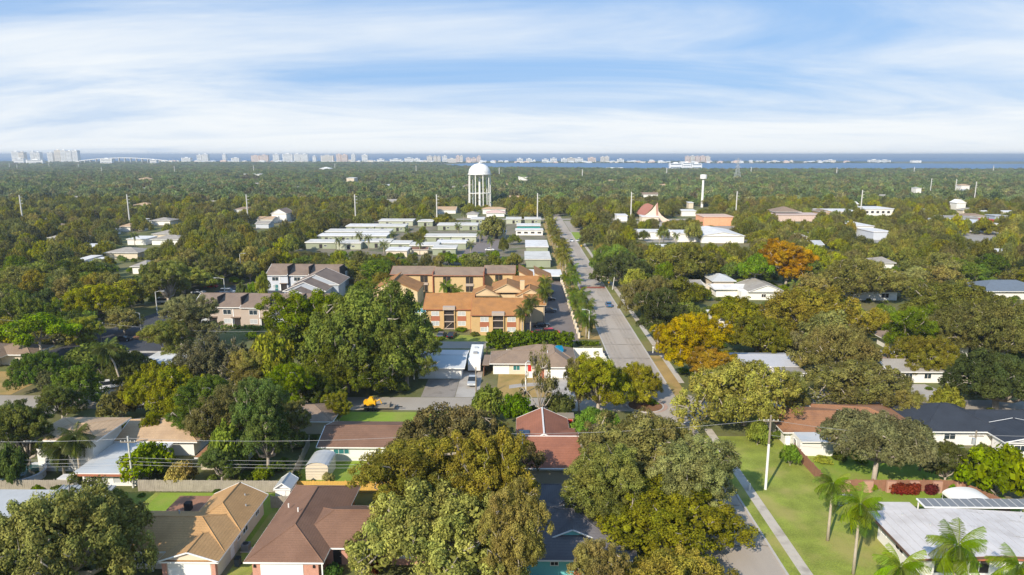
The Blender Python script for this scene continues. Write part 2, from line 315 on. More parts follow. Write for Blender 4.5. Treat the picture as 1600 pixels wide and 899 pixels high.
# ------------------------------------------------------------ buildings
FOOT = []      # footprints (x0,y0,x1,y1) where no tree stands
CLEAR = []     # (px bbox, y) sight lines kept open
class Bld:
    def __init__(s, name, label, cat, loc, group=None, clear=True):
        s.loc = loc; s.t = thing(name, label, cat, (loc[0], loc[1], 0), group); s.clear = clear; s.off = (loc[0], loc[1], 0)
    def part(s, name, mb, m, parent=None, label=None, smooth=False, kind=None):
        o = mb.build(name, m, parent or s.t, s.off, smooth, kind)
        if label: o['label'] = label
        return o
    def foot(s, x0, y0, x1, y1, h):
        FOOT.append((x0, y0, x1, y1))
        if s.clear:
            ps = [PX(x, y, z) for x, y, z in ((x0, y0, 0), (x1, y0, 0), (x0, y0, h), (x1, y0, h), (x0, y1, h), (x1, y1, h))]
            xs = [p[0] for p in ps]; ys = [p[1] for p in ps]; w = max(xs) - min(xs); hh = max(ys) - min(ys)
            CLEAR.append((min(xs) + .06 * w, min(ys) + .1 * hh, max(xs) - .06 * w, max(ys) - .2 * hh, y0 + 1))
    def wall(s, x0, y0, x1, y1, h, m, z0=0, label=None):
        s.foot(x0, y0, x1, y1, h); return s.part('wall', MB().box(x0, y0, z0, x1, y1, h), m, label=label)
    def hip(s, x0, y0, x1, y1, z, m, pitch=0.36, axis='x', ends=(1, 1), fascia=None, dz=0.0, gm=None):
        """roof over a rectangle; ends: 1 hipped, 0 gable, at the low and the high end of the ridge axis"""
        z += dz
        if axis == 'x': a0, a1, b0, b1 = x0, x1, y0, y1
        else: a0, a1, b0, b1 = y0, y1, x0, x1
        hw = (b1 - b0) / 2; rise = hw * pitch; mid = (b0 + b1) / 2
        r0 = a0 + (hw if ends[0] else 0); r1 = a1 - (hw if ends[1] else 0)
        if r1 < r0: r0 = r1 = (r0 + r1) / 2
        P = lambda a, b, c: (a, b, c) if axis == 'x' else (b, a, c)
        vs = [P(a0, b0, z), P(a1, b0, z), P(a1, b1, z), P(a0, b1, z), P(r0, mid, z + rise), P(r1, mid, z + rise)]
        fs = [(0, 1, 5, 4), (2, 3, 4, 5)]
        if ends[0]: fs.append((3, 0, 4))
        if ends[1]: fs.append((1, 2, 5))
        fs.append((0, 3, 2, 1))
        mb = MB().add(vs, fs)
        if axis == 'y': mb.f = [f[::-1] for f in mb.f]
        r = s.part('roof', mb, m)
        f = MB().box(x0 - .02, y0 - .02, z - 0.2, x1 + .02, y1 + .02, z - 0.006); s.part('fascia', f, fascia or whiteplain, r)
        e = 0.35
        for en, a, sgn in ((ends[0], a0, 1), (ends[1], a1, -1)):
            if not en:
                aa = a + sgn * e; g = MB()
                g.add([P(aa, b0 + .1, z), P(aa, b1 - .1, z), P(aa, mid, z + rise - .03), P(aa + sgn * .05, b0 + .1, z), P(aa + sgn * .05, b1 - .1, z), P(aa + sgn * .05, mid, z + rise - .03)], [(0, 1, 2), (5, 4, 3), (0, 3, 4, 1), (1, 4, 5, 2), (2, 5, 3, 0)]); s.part('gable', g, gm or fascia or whiteplain, r)
                # barge board along the rake
                for bb in (b0, b1):
                    g = MB(); g.add([P(a - sgn * .02, bb, z - .12), P(a - sgn * .02, mid, z + rise - .12), P(a - sgn * .02, mid, z + rise + .03), P(a - sgn * .02, bb, z + .03),
                           P(a + sgn * .08, bb, z - .12), P(a + sgn * .08, mid, z + rise - .12), P(a + sgn * .08, mid, z + rise + .03), P(a + sgn * .08, bb, z + .03)],
                          [(0, 1, 2, 3), (7, 6, 5, 4), (3, 2, 6, 7), (0, 4, 5, 1)]); s.part('barge_board', g, fascia or whiteplain, r)
        cap = MB(); cap.tube([P(r0, mid, z + rise + .01), P(r1, mid, z + rise + .01)], 0.09, 4); 
        for en, a, rr in ((ends[0], a0, r0), (ends[1], a1, r1)):
            if en:
                for bb in (b0, b1): cap.tube([P(a, bb, z + .01), P(rr, mid, z + rise + .01)], 0.07, 4)
        s.part('ridge_cap', cap, m, r)
        s.top = z + rise
        return r
    def flat(s, x0, y0, x1, y1, z, m, t=0.3, edge=None, slope=0.0, name='roof'):
        mb = MB(); mb.add([(x0, y0, z - t), (x1, y0, z - t), (x1, y1, z - t + slope), (x0, y1, z - t + slope), (x0, y0, z), (x1, y0, z), (x1, y1, z + slope), (x0, y1, z + slope)],
                          [(0, 3, 2, 1), (4, 5, 6, 7), (0, 1, 5, 4), (1, 2, 6, 5), (2, 3, 7, 6), (3, 0, 4, 7)])
        if edge: mb.m = [1, 0, 1, 1, 1, 1]
        r = s.part(name, mb, [m, edge] if edge else m); return r
    def _fr(s, side, c, a, w, z0, z1, d0, d1, mb):
        if side == 'f': mb.box(a - w / 2, c - d1, z0, a + w / 2, c - d0, z1)
        elif side == 'l': mb.box(c - d1, a - w / 2, z0, c - d0, a + w / 2, z1)
        else: mb.box(c + d0, a - w / 2, z0, c + d1, a + w / 2, z1)
    def win(s, side, c, a, w, z0, z1, m=None, fm=None, mull=1, blind=False, name='window'):
        fr = MB(); t = 0.09
        s._fr(side, c, a - w / 2 + t / 2, t, z0, z1, -.02, .07, fr); s._fr(side, c, a + w / 2 - t / 2, t, z0, z1, -.02, .07, fr)
        s._fr(side, c, a, w - 2 * t, z0, z0 + t, -.02, .07, fr); s._fr(side, c, a, w - 2 * t, z1 - t, z1, -.02, .07, fr)
        for k in range(mull): s._fr(side, c, a - w / 2 + w * (k + 1) / (mull + 1), .06, z0 + t, z1 - t, 0.012, .055, fr)
        f = s.part(name, fr, fm or whiteplain)
        pn = MB(); s._fr(side, c, a, w - 2 * t, z0 + t, z1 - t, -.01, .01, pn); s.part('pane', pn, m or (curt if blind else glass), f)
        return f
    def door(s, side, c, a, w=0.95, h=2.1, m=None, name='door', z0=0.05):
        d = MB(); s._fr(side, c, a, w, z0, z0 + h, -.01, .05, d); o = s.part(name, d, m or whiteplain)
        k = MB(); s._fr(side, c, a + w * .38, .08, z0 + 1, z0 + 1.1, .052, .1, k); s.part('handle', k, steel, o); return o
    def garage(s, side, c, a, w=4.9, h=2.15, m=None):
        d = MB()
        for k in range(4): s._fr(side, c, a, w, .05 + k * h / 4, .05 + (k + 1) * h / 4 - .025, -.01, .05, d)
        s._fr(side, c, a, w - .05, .06, h, -.03, .02, d); return s.part('garage_door', d, m or whiteplain)
    def box(s, name, x0, y0, z0, x1, y1, z1, m, parent=None, label=None): return s.part(name, MB().box(x0, y0, z0, x1, y1, z1), m, parent, label)
    def vents(s, pts, m=None):
        for x, y, z in pts: s.part('roof_vent', MB().tube([(x, y, z - .2), (x, y, z + .35)], .09, 6), m or steel)

tan = shingle('tan', (0.45, 0.265, 0.115), (0.34, 0.195, 0.085)); brown = shingle('brown', (0.215, 0.12, 0.078), (0.15, 0.08, 0.052)); 
red = shingle('red', (0.31, 0.125, 0.075), (0.22, 0.09, 0.06)); slate = shingle('slate', (0.14, 0.13, 0.135), (0.1, 0.09, 0.1)); black_sh = shingle('black', (0.035, 0.042, 0.055), (0.025, 0.03, 0.04))
taupe = shingle('taupe', (0.27, 0.195, 0.14), (0.19, 0.14, 0.11)); greyroof = shingle('grey', (0.34, 0.31, 0.27), (0.25, 0.22, 0.19)); orange_r = shingle('orange', (0.38, 0.18, 0.062), (0.27, 0.135, 0.055), .6)
townroof = shingle('town', (0.23, 0.17, 0.13), (0.17, 0.125, 0.1)); sand_r = shingle('sand', (0.48, 0.33, 0.20), (0.36, 0.24, 0.15)); rust_r = shingle('rust', (0.33, 0.16, 0.08), (0.2, 0.1, 0.06), 0.8)
sheetroof = mat('roof_sheet_pale', (0.58, 0.545, 0.52), 0.6, 0.06, 0.4, fine=.04, fs=4, dirt=(0.42, 0.38, 0.35), ds=0.35, da=0.6)
whiteroof = mat('roof_white_coat', (0.70, 0.68, 0.65), 0.6, 0.05, 0.4, dirt=(0.5, 0.46, 0.43), ds=0.35, da=0.55)
aluroof = mat('roof_aluminium', (0.50, 0.50, 0.49), 0.45, 0.08, 0.5, dirt=(0.36, 0.37, 0.36), ds=0.3, da=0.5, metal=0.15)
bluewhite = mat('roof_pale_blue', (0.52, 0.53, 0.53), 0.6, 0.05, 0.4, dirt=(0.4, 0.45, 0.5), ds=0.3)
turq = mat('wall_turquoise', (0.18, 0.55, 0.56), 0.7, 0.05, 0.6); stucco_o = mat('wall_orange_stucco', (0.53, 0.36, 0.17), 0.85, 0.05, 0.6, fine=0.03)
stucco_t = mat('wall_tan_stucco', (0.57, 0.41, 0.21), 0.85, 0.05, 0.6); rust = mat('panel_rust', (0.36, 0.13, 0.07), 0.8, 0.1, 1)
greyw = mat('wall_grey_blue', (0.36, 0.40, 0.46), 0.8, 0.04, 0.6); taupew = mat('wall_taupe', (0.44, 0.36, 0.30), 0.8, 0.04, 0.6); greenw = mat('wall_sage', (0.30, 0.33, 0.23), 0.8, 0.06, 0.6)
bluegrey = mat('wall_light_blue', (0.52, 0.55, 0.60), 0.8, 0.05, 0.6)
brownflat = mat('roof_rolled_brown', (0.30, 0.15, 0.09), 0.9, 0.08, 0.8)
teal_g = mat('door_teal', (0.03, 0.16, 0.16), 0.5, 0.1, 1)

# --- tan L-shaped house, front left
b = Bld('house', 'tan shingled L-shaped house with cream gable over its garage, front left', 'house', (-41, 74))
b.wall(-47.2, 72.2, -34.9, 80, 2.6, cream); b.wall(-41.2, 80.01, -34.9, 84.8, 2.6, cream); b.wall(-40.7, 70.1, -34.9, 72.19, 2.6, cream)
b.hip(-48, 71.5, -34.35, 80.7, 2.7, tan, .40, 'x', (0, 1)); b.hip(-41.7, 76, -34.3, 85.3, 2.705, tan, .47, 'y', (1, 0)); b.hip(-41.2, 69.5, -34.25, 77, 2.71, tan, .33, 'y', (0, 1), gm=cream)
b.flat(-46.2, 80.7, -41.75, 85, 2.55, brownflat, .2, whiteplain); 
b.garage('f', 70.1, -37.9); b.box('garage_pier', -41.0, 69.95, 0, -40.5, 70.5, 2.5, brickpink); b.box('garage_pier', -35.3, 69.95, 0, -34.85, 70.5, 2.5, brickpink)
b.win('f', 72.2, -44.5, 3.4, .6, 2.1, mull=3); b.win('r', -34.9, 78.6, 1.6, 1.0, 2.1); b.win('r', -34.9, 82.6, 1.2, 1.1, 2.1); b.door('r', -34.9, 74.6); b.win('r', -34.9, 76.6, .9, 1.2, 2.1)
b.box('porch_post', -43.2, 71.7, 0, -43.05, 71.85, 2.5, whiteplain); b.vents([(-36.5, 83, 3.6), (-43, 78.5, 3.7), (-35.6, 81, 3.2)])
b.box('chimney', -43.7, 80.9, 2.5, -42.9, 81.7, 3.6, dark)
a = thing('air_conditioner', 'dark box air conditioner beside the tan house side wall', 'air conditioner', (-33.9, 76.2, 0))
MB().box(-.45, -.45, 0.08, .45, .45, .95).build('casing', mat('ac_case', (0.18, 0.19, 0.2), 0.6), a); MB().tube([(0, 0, .95), (0, 0, 1.0)], .36, 14).build('fan_guard', dark, a); MB().box(-.55, -.55, 0, .55, .55, .08).build('pad', concrete, a)
a = thing('rubbish_bin', 'dark wheeled bin between the tan and the brown house', 'bin', (-33.6, 73.0, 0)); MB().box(-.3, -.35, .08, .3, .35, 1.0).build('body', mat('bin_dark', (0.05, 0.06, 0.08), .5), a); MB().box(-.33, -.4, 1.0, .33, .38, 1.08).build('lid', black, a)
for q in (-.28, .28): MB().tube([(q, .33, .12), (q + .06, .33, .12)], .12, 10).build('wheel', black, a)

# --- brown shingled house with white garage door
b = Bld('house', 'brown shingled house with pink brick walls and wide white garage door', 'house', (-26, 76))
b.wall(-30.7, 70.2, -23.1, 87.2, 2.6, brickpink); b.wall(-23.09, 73.4, -10.5, 81.6, 2.6, brickpink)
b.hip(-31.4, 69.55, -22.3, 87.9, 2.72, brown, .46, 'y'); b.hip(-28, 72.5, -9.8, 82.4, 2.725, brown, .42, 'x', (1, 1))
b.garage('f', 70.2, -27.3); b.win('f', 73.4, -19.4, 2.0, .9, 2.1, m=teal_g); b.box('downpipe', -22.6, 69.7, 0, -22.45, 69.85, 2.5, whiteplain)
b.win('f', 73.4, -13.5, 2.0, .9, 2.1, blind=True); b.door('f', 73.4, -21.8, m=dark)
for x in (-30.4, -23.6): b.box('wall_lamp', x - .1, 70.02, 1.7, x + .1, 70.19, 2.0, black)
b.vents([(-27.6, 77.5, 4.7), (-29.6, 79.8, 4.0), (-18, 78, 4.3)], white); b.win('l', -30.7, 80, 1.4, 1, 2.0)

# --- slate house with turquoise wall
b = Bld('house', 'dark grey shingled house with bright turquoise walls and gable, bottom centre', 'house', (6, 78))
b.wall(-1.5, 71.2, 12.5, 83.6, 2.6, turq); b.wall(2, 83.61, 10.2, 86, 2.6, turq)
b.hip(-2.4, 70.3, 13.4, 84.5, 2.8, slate, .34, 'x', (1, 1)); b.hip(1.4, 76, 10.9, 88.6, 2.805, slate, .48, 'y', (1, 1)); b.hip(3.3, 73.3, 8.9, 79.5, 3.62, slate, .42, 'y', (0, 0), gm=turq)
b.win('f', 71.2, 3.9, 1.0, 1.5, 2.1, m=dark); b.door('f', 71.2, 6.6, m=rust); b.box('post', 8.2, 70.8, 0, 8.35, 70.95, 2.64, rust)

# --- red roof house
b = Bld('house', 'terracotta red shingled house with white metal ridge strip, half under oaks', 'house', (6, 108))
b.wall(-.2, 101.5, 7.6, 111, 2.6, cream); b.wall(.8, 93.9, 8.6, 101.4, 2.6, cream)
rr = b.hip(-.8, 101.1, 8.1, 112.6, 2.9, red, .45, 'y', (0, 0)); b.hip(.2, 93.3, 9.3, 108.5, 2.82, red, .235, 'x', (0, 0))
b.box('ridge_strip', 3.53, 101.2, 4.9, 3.77, 112.5, 4.99, whiteplain, rr); b.box('ridge_flashing', .1, 100.8, 4.6, 9.4, 101.02, 4.68, whiteplain); b.box('eave_strip', .4, 93.15, 2.62, 9, 93.3, 2.88, whiteplain)
sk = MB(); sk.box(-.3, 102.6, 3.4, 1.4, 104.6, 4.1); b.part('skylight', sk, mat('skylight_dark', (0.04, 0.06, 0.09), .2), label='dark skylight box on the left slope')
a = thing('shed', 'small wooden shed with red patch behind the terracotta roofed house', 'shed', (8.0, 115.6, 0)); MB().box(-1.3, -1, 0, 1.3, 1, 2.2).build('wall', mat('shed_tan', (0.42, 0.28, 0.19)), a); MB().box(-1.5, -1.2, 2.2, 1.5, 1.2, 2.32).build('roof', wood, a)
MB().box(.1, -1.07, .3, 1.1, -1.01, 1.9).build('door', mat('red_paint', (0.5, 0.03, 0.02), .5), a)

# --- small white house, brown roof
b = Bld('house', 'low white house with dark brown roof facing a bright green back lawn', 'house', (-26, 104))
b.wall(-31.6, 101.5, -17, 108, 2.5, white); b.hip(-32.4, 100.8, -16.2, 111.5, 2.6, brown, .27, 'x', (0, 0)); b.wall(-31.6, 108.01, -17, 110.8, 2.5, white)
b.win('f', 101.5, -28.6, 2.6, 1.1, 2.0, m=teal_g, mull=2); b.win('f', 101.5, -22.7, .9, 1.1, 2.0); b.door('f', 101.5, -20.3)
# --- arched shed
b = Bld('shed', 'cream garden shed with rounded grey roof on the bright back lawn', 'shed', (-30.6, 96.6))
arc = [( -32.3 + 1.75 * (1 - math.cos(t)), 2.15 + .75 * math.sin(t)) for t in np.linspace(0, math.pi, 9)]
mb = MB(); n = len(arc); mb.add([(x, 94.6, z) for x, z in arc] + [(x, 99.2, z) for x, z in arc], [(i, i + 1, n + i + 1, n + i) for i in range(n - 1)]); b.part('roof', mb, aluroof)
b.wall(-32.2, 94.8, -28.9, 99, 2.14, cream); g = MB(); g.add([(x, 94.81, z) for x, z in arc], [tuple(range(n))]); g.add([(x, 98.99, z) for x, z in arc], [tuple(range(n))]); b.part('gable', g, cream)
for k in range(5): b.box('siding_board', -32.24, 94.74, .15 + k * .4, -28.86, 94.79, .5 + k * .4, cream)
b = Bld('shed', 'small white gabled shed at the end of the grey fence', 'shed', (-33.2, 88.6))
b.wall(-34.4, 88, -32.3, 91, 2.1, white); b.hip(-34.6, 87.8, -32.1, 91.2, 2.15, aluroof, .7, 'y', (0, 0), gm=white); b.door('f', 88, -33.4, .9, 1.8)

# --- two storey white house, left
b = Bld('house', 'two storey white house with flat tan hipped roofs behind the grey fence', 'house', (-64, 100))
b.wall(-74.4, 97.2, -65.6, 104.8, 5.3, white); b.wall(-65.59, 103.0, -53, 111.4, 2.6, white); b.hip(-75.4, 96.2, -64.2, 105.5, 5.5, sand_r, .16, 'x'); b.hip(-65.58, 102.2, -52.0, 112.3, 2.75, sand_r, .33, 'x', (0, 1))
b.wall(-64.6, 92.6, -56.5, 102.1, 2.3, white); b.flat(-65.4, 91.6, -55.8, 102.1, 2.45, bluewhite, .25, whiteplain, slope=.1)
b.win('f', 97.2, -69.4, 2.4, 3.9, 4.9, m=dark, mull=1); b.win('f', 97.2, -67.0, 1.3, 3.7, 4.7); b.win('f', 97.2, -71, 2.4, .9, 2.0, m=dark); b.box('fascia_board', -65, 91.5, 2.0, -56, 91.56, 2.35, rust)
b.win('f', 92.6, -62.5, 1.8, .4, 2.1, m=dark); b.win('f', 92.6, -59, 2.2, .4, 2.1, blind=True)
pl = thing('round_pool', 'round above-ground pool with pale rim behind the two storey house', 'pool', (-75.2, 94.5, 0))
MB().lathe([(3.1, 0), (3.1, 1.15), (3.35, 1.15), (3.35, 1.22), (2.95, 1.22), (2.95, .9), (0, .9)], 28).build('rim', bluegrey, pl); MB().lathe([(2.94, .95), (0, .95)], 28).build('water', mat('pool_dark_water', (0.02, 0.07, 0.07), .1), pl)
b = Bld('shed', 'small white pump box by the round pool and two palms', 'shed', (-66.7, 92.4)); b.wall(-67.6, 91.6, -65.7, 93, 1.5, white); b.flat(-67.7, 91.5, -65.6, 93.1, 1.6, whiteroof, .1)

# --- grey metal roofs lower left
corr = mat('roof_corrugated', (0.33, 0.34, 0.34), 0.5, 0.08, 0.5, metal=0.2)
b = Bld('house', 'low house with long grey aluminium pan roofs at the left edge', 'house', (-62, 82), clear=False)
b.wall(-78, 79, -57.5, 84.5, 2.3, bluegrey); 
pr = b.flat(-80, 78.3, -63.2, 85.4, 2.7, aluroof, .25, slope=.4); pr2 = b.flat(-63, 81.4, -55.6, 86.2, 2.9, corr, .2, slope=.5)
for k in range(11): 
    x = -62.9 + k * .66; b.part('roof_rib', MB().add([(x, 81.4, 2.92), (x + .12, 81.4, 2.92), (x + .12, 86.2, 3.42), (x, 86.2, 3.42), (x, 81.4, 3.0), (x + .12, 81.4, 3.0), (x + .12, 86.2, 3.5), (x, 86.2, 3.5)], [(4, 5, 6, 7), (0, 1, 5, 4), (3, 0, 4, 7), (1, 2, 6, 5)]), corr, pr2)
b.hip(-84, 66, -70, 77.5, 2.8, greyroof, .3, 'x'); b.wall(-83.3, 66.7, -70.7, 76.8, 2.6, cream)
b = Bld('house', 'white wall corner of a house at the bottom left edge behind a tree', 'house', (-57, 68), clear=False); b.wall(-68, 66.6, -52, 71, 2.6, white); b.hip(-68.6, 66, -51.4, 71.6, 2.7, greyroof, .3, 'x')

# --- pale blue roof house, camper, brown hip house across the street
b = Bld('house', 'white house with pale blue-white low roof dappled by tree shade', 'house', (-18, 150))
b.wall(-22.4, 142.3, -13, 154.5, 2.6, white); b.hip(-23.6, 141.3, -12.2, 155.4, 2.75, bluewhite, .12, 'x', (0, 0)); b.garage('f', 142.3, -16.2, 5); b.win('f', 142.3, -21.4, 1.2, 1, 2.1, m=dark); b.box('post', -23.3, 141.5, 0, -23.15, 141.65, 2.5, white)
b = Bld('camper_trailer', 'tall white camper trailer parked in the driveway by the pale blue roof', 'camper', (-10.5, 152))
b.foot(-12, 146, -9, 160, 3)
bx = MB(); prof = [(146.6, .5), (146.6, 1.9), (147.4, 3.0), (158.9, 3.1), (158.9, .5)]; n = 5
bx.add([(-11.9, y, z) for y, z in prof] + [(-9.1, y, z) for y, z in prof], [tuple(range(n)), tuple(range(2 * n - 1, n - 1, -1))] + [(i, i + n, (i + 1) % n + n, (i + 1) % n) for i in range(n)]); b.part('body', bx, white)
b.box('roof_unit', -11, 151, 3.06, -10, 152.2, 3.35, mat('ac_grey', (0.3, 0.3, 0.3))); b.box('roof_unit', -11, 155.5, 3.09, -10.1, 156.3, 3.3, steel); b.win('f', 146.65, -10.5, 1.6, 1.1, 1.75)
for y in (152.5, 153.7):
    for x in (-11.95, -9.25): b.part('wheel', MB().tube([(x, y, .35), (x + .2, y, .35)], .36, 12), black)
b = Bld('house', 'long taupe hip roofed house with white garage doors and blue roof tarp', 'house', (4, 152))
b.wall(-6.2, 145.6, 11.2, 153.4, 2.6, cream); b.wall(3.7, 143.0, 11.2, 145.59, 2.6, white)
b.hip(-7, 144.7, 6, 154.2, 2.75, taupe, .36, 'x', (1, 0)); b.hip(-2, 146.4, 12.4, 157.2, 2.75, taupe, .44, 'x', (1, 1)); rr = b.hip(3.1, 142.2, 12.0, 152.5, 2.757, taupe, .47, 'y', (1, 0)); 
b.box('lean_to_roof', -8.6, 145, 2.2, -7.05, 153, 2.3, taupe)
b.garage('f', 143.0, 8.3, 4.6); b.garage('f', 145.6, -4.4, 3.6); b.win('f', 145.6, -1.0, 1.6, .9, 2.1, m=teal_g); b.win('f', 145.6, 1.6, 1.6, .9, 2.1, blind=True, mull=2); b.door('f', 143.0, 4.6, m=rust)
tp = MB(); tp.add([(x, y, 2.75 + (y - 146.4) * .44 + .06) for x, y in ((7.2, 150.6), (7.4, 150.0), (8.6, 149.4), (9.5, 149.2), (9.7, 150.2), (9.4, 151.4), (8.2, 151.5))], [(0, 1, 2, 3, 4, 5, 6)]); b.part('tarp', tp, mat('tarp_blue', (0.0, 0.17, 0.30), .5, .1, 2), label='blue tarp on the rear roof slope')
a = thing('mailbox', 'white sign board with red patch on the lawn of the taupe roofed house', 'sign', (1.9, 143.2, 0)); MB().box(-.9, -.1, 0, .7, .1, 1.5).build('board', white, a); MB().box(-.4, -.13, 1.5, .35, .13, 2.9).build('panel', mat('red_paint2', (0.5, 0.03, 0.02), .5), a)

# --- right side: rust roof house behind the umbrella oak
b = Bld('house', 'long rust-brown roofed white house behind the umbrella shaped oak', 'house', (58, 113), clear=False)
b.wall(44.4, 108.4, 66, 118, 2.6, white); b.wall(45.2, 104.2, 51.6, 108.39, 2.5, white); b.wall(51.61, 106.5, 66, 108.39, 2.5, cream)
b.hip(43.5, 107.2, 56, 119, 2.8, rust_r, .25, 'x', (1, 0)); b.hip(53, 105.7, 67.2, 120.5, 2.805, rust_r, .29, 'x', (1, 1)); b.flat(45.2, 103.6, 53, 108.5, 2.75, bluewhite, .2, whiteplain, slope=.1)
b.win('f', 104.2, 50, 2.4, 1.0, 2.1, blind=True); b.win('l', 45.2, 106.3, 1.2, 1, 2.1); b.win('f', 106.5, 56, 1.6, .8, 2.1, m=dark); b.win('f', 106.5, 60.5, 2.6, .4, 2.1, mull=2); b.win('l', 44.4, 112, 1.4, 1, 2.1); b.door('l', 44.4, 115)
# --- black roof house
b = Bld('house', 'sprawling black shingled house with white walls, right edge', 'house', (80, 112))
b.wall(67.8, 108.8, 79, 118.5, 2.6, white); b.wall(79.01, 107.2, 98, 116.5, 2.6, white); b.hip(67, 107.9, 80.4, 120.2, 2.8, black_sh, .44, 'x'); b.hip(75, 109.5, 101, 118.2, 2.805, black_sh, .33, 'x'); b.hip(77.5, 103.6, 90, 111, 2.81, black_sh, .2, 'y', (0, 0)); b.wall(78, 104.2, 89.5, 107.19, 2.5, white)
b.win('f', 104.2, 80.5, 2.2, .9, 2.1); b.win('f', 104.2, 86, 2.6, .3, 2.1, m=dark); b.win('f', 108.8, 72, 2, 1, 2.1); b.win('l', 67.8, 113.5, 1.6, 1, 2.1, m=dark)
# --- white panel roof house lower right
b = Bld('house', 'low mid-century house with white metal sheet roof, lower right corner', 'house', (56, 77))
b.wall(45.4, 71.4, 66, 79.9, 3.0, white, label='white outer wall'); XR = 54.3
x = 44.3; k = 0
me0 = None
while x < 66:
    x2 = x + .98; zz_ = lambda X: 3.2 + (.62 - .052 * abs(X - XR)) + 0.0
    mb = MB(); mb.add([(x, 70.3, zz_(x)), (x2, 70.3, zz_(x2)), (x2, 80.8, zz_(x2) + .02), (x, 80.8, zz_(x) + .02), (x, 70.3, zz_(x) - .05), (x2, 70.3, zz_(x2) - .05), (x2, 80.8, zz_(x2) - .03), (x, 80.8, zz_(x) - .03)], [(0, 1, 2, 3), (4, 7, 6, 5), (0, 4, 5, 1), (1, 5, 6, 2), (2, 6, 7, 3), (3, 7, 4, 0)])
    b.part('roof_panel', mb, sheetroof); x += 1.03; k += 1
seam = MB()
for q in range(26):
    sx = 45.9 + (q * 2.06) % 20; sy = 71 + (q * 3.7) % 9.3; seam.box(sx, sy, 3.2 + .62 - .052 * abs(sx - XR) - .02, sx + .9, sy + .05, 3.2 + .62 - .052 * abs(sx - XR) + .012)
b.part('patch_seams', seam, mat('seam_grey', (0.3, 0.29, 0.28)))
b.part('roof_deck', MB().add([(44.4, 70.4, 3.0), (XR, 70.4, 3.7), (66, 70.4, 3.1), (66, 80.7, 3.1), (XR, 80.7, 3.7), (44.4, 80.7, 3.0), (44.4, 70.4, 3.19), (66, 70.4, 3.19)], [(0, 5, 4, 1), (1, 4, 3, 2), (0, 1, 2)]), rust)
fb = MB(); fb.add([(44.25, 70.25, 2.95), (XR, 70.25, 3.5), (66, 70.25, 2.95), (66, 70.25, 3.2), (XR, 70.25, 3.76), (44.25, 70.25, 3.2)], [(0, 1, 4, 5), (1, 2, 3, 4)]); fb.box(44.2, 70.26, 2.95, 44.28, 80.8, 3.22); b.part('fascia', fb, mat('fascia_brown', (0.12, 0.08, 0.06)))
for xx in (48.5, 52.5, 57, 60.5): b.win('f', 71.4, xx, 2.4, .8, 2.6, m=dark if xx == 52.5 else None, mull=1, blind=xx == 57)
b.win('l', 45.4, 75, 1.8, 1.3, 2.4, m=dark); b.win('l', 45.4, 78.5, 1.2, 1.3, 2.4, blind=True); b.vents([(50, 77, 3.6), (62.5, 79, 3.5), (48, 79.5, 3.4)], steel)
b.flat(46.6, 81.0, 51.2, 83.6, 3.1, sheetroof, .2)
pan = mat('panel_grey_glass', (0.19, 0.195, 0.20), .35, .06, .5)
pf = b.part('patio_roof_frame', MB().add([(51.6, 80.95, 3.85), (65.7, 80.95, 3.85), (65.7, 82.95, 4.0), (51.6, 82.95, 4.0), (51.6, 80.95, 3.7), (65.7, 80.95, 3.7), (65.7, 82.95, 3.85), (51.6, 82.95, 3.85)], [(0, 1, 2, 3), (4, 5, 1, 0), (4, 0, 3, 7), (7, 3, 2, 6), (1, 5, 6, 2)]), whiteplain)
for k in range(13):
    x = 51.75 + k * 1.07; b.part('patio_roof_panel', MB().add([(x, 81.05, 3.9), (x + .97, 81.05, 3.9), (x + .97, 82.88, 4.03), (x, 82.88, 4.03), (x, 81.05, 3.87), (x + .97, 81.05, 3.87), (x + .97, 82.88, 4.0), (x, 82.88, 4.0)], [(0, 1, 2, 3), (4, 5, 1, 0), (4, 0, 3, 7)]), pan, pf)
for xx in (51.8, 58.2, 65.2): b.box('patio_post', xx, 82.7, 0, xx + .12, 82.85, 3.84, whiteplain)
a = thing('canopy', 'white domed canopy tent behind the grey panelled patio roof', 'canopy', (61.3, 87.2, 0))
mb = MB(); n = 14
for i in range(n + 1):
    for j in range(5):
        t = math.pi * i / n; mb.v.append((-2.6 * math.cos(t), -1.6 + j * .8, 1.7 + 1.1 * math.sin(t) * (1 - .12 * (j - 2) ** 2 / 4)))
mb.f = [(i * 5 + j, (i + 1) * 5 + j, (i + 1) * 5 + j + 1, i * 5 + j + 1) for i in range(n) for j in range(4)]; mb.m = [0] * len(mb.f)
mb.build('cover', white, a, smooth=True)
for q in (-2.5, 2.5):
    for y in (-1.5, 1.5): MB().tube([(q, y, 0), (q, y, 1.75)], .05, 6).build('leg', steel, a)
# --- grey roofed houses right of the street
b = Bld('house', 'pale grey roofed white house at the mouth of the curved driveway', 'house', (52, 150), clear=False)
b.wall(47.2, 144.5, 60, 153, 2.6, white); b.hip(46.4, 143.4, 61, 154, 2.75, mat('roof_grey_coat', (0.42, 0.42, 0.44), .7, .06, .5), .2, 'x', (0, 0)); b.wall(55, 139.5, 60, 144.49, 2.5, white); b.flat(54.4, 139, 60.6, 143.4, 2.7, greyroof, .2, whiteplain); b.garage('f', 139.5, 57.5, 4)
b = Bld('house', 'wide stone-grey hip roofed house on the far side of the cross street', 'house', (91, 146))
b.wall(79, 141, 93.4, 148.6, 2.6, white); b.hip(78, 140.1, 94.3, 149.8, 2.75, greyroof, .27, 'x', (0, 1)); b.hip(80, 149.9, 90, 153.4, 2.6, taupe, .3, 'x'); b.win('f', 141, 87, 1.6, .9, 2.1); b.win('f', 141, 83, 1.6, .9, 2.1); b.win('f', 141, 91.3, 2.2, .5, 2.1, blind=True)
b = Bld('house', 'dark brown roofed house with white framed screen cage, right of the oaks', 'house', (98, 168))
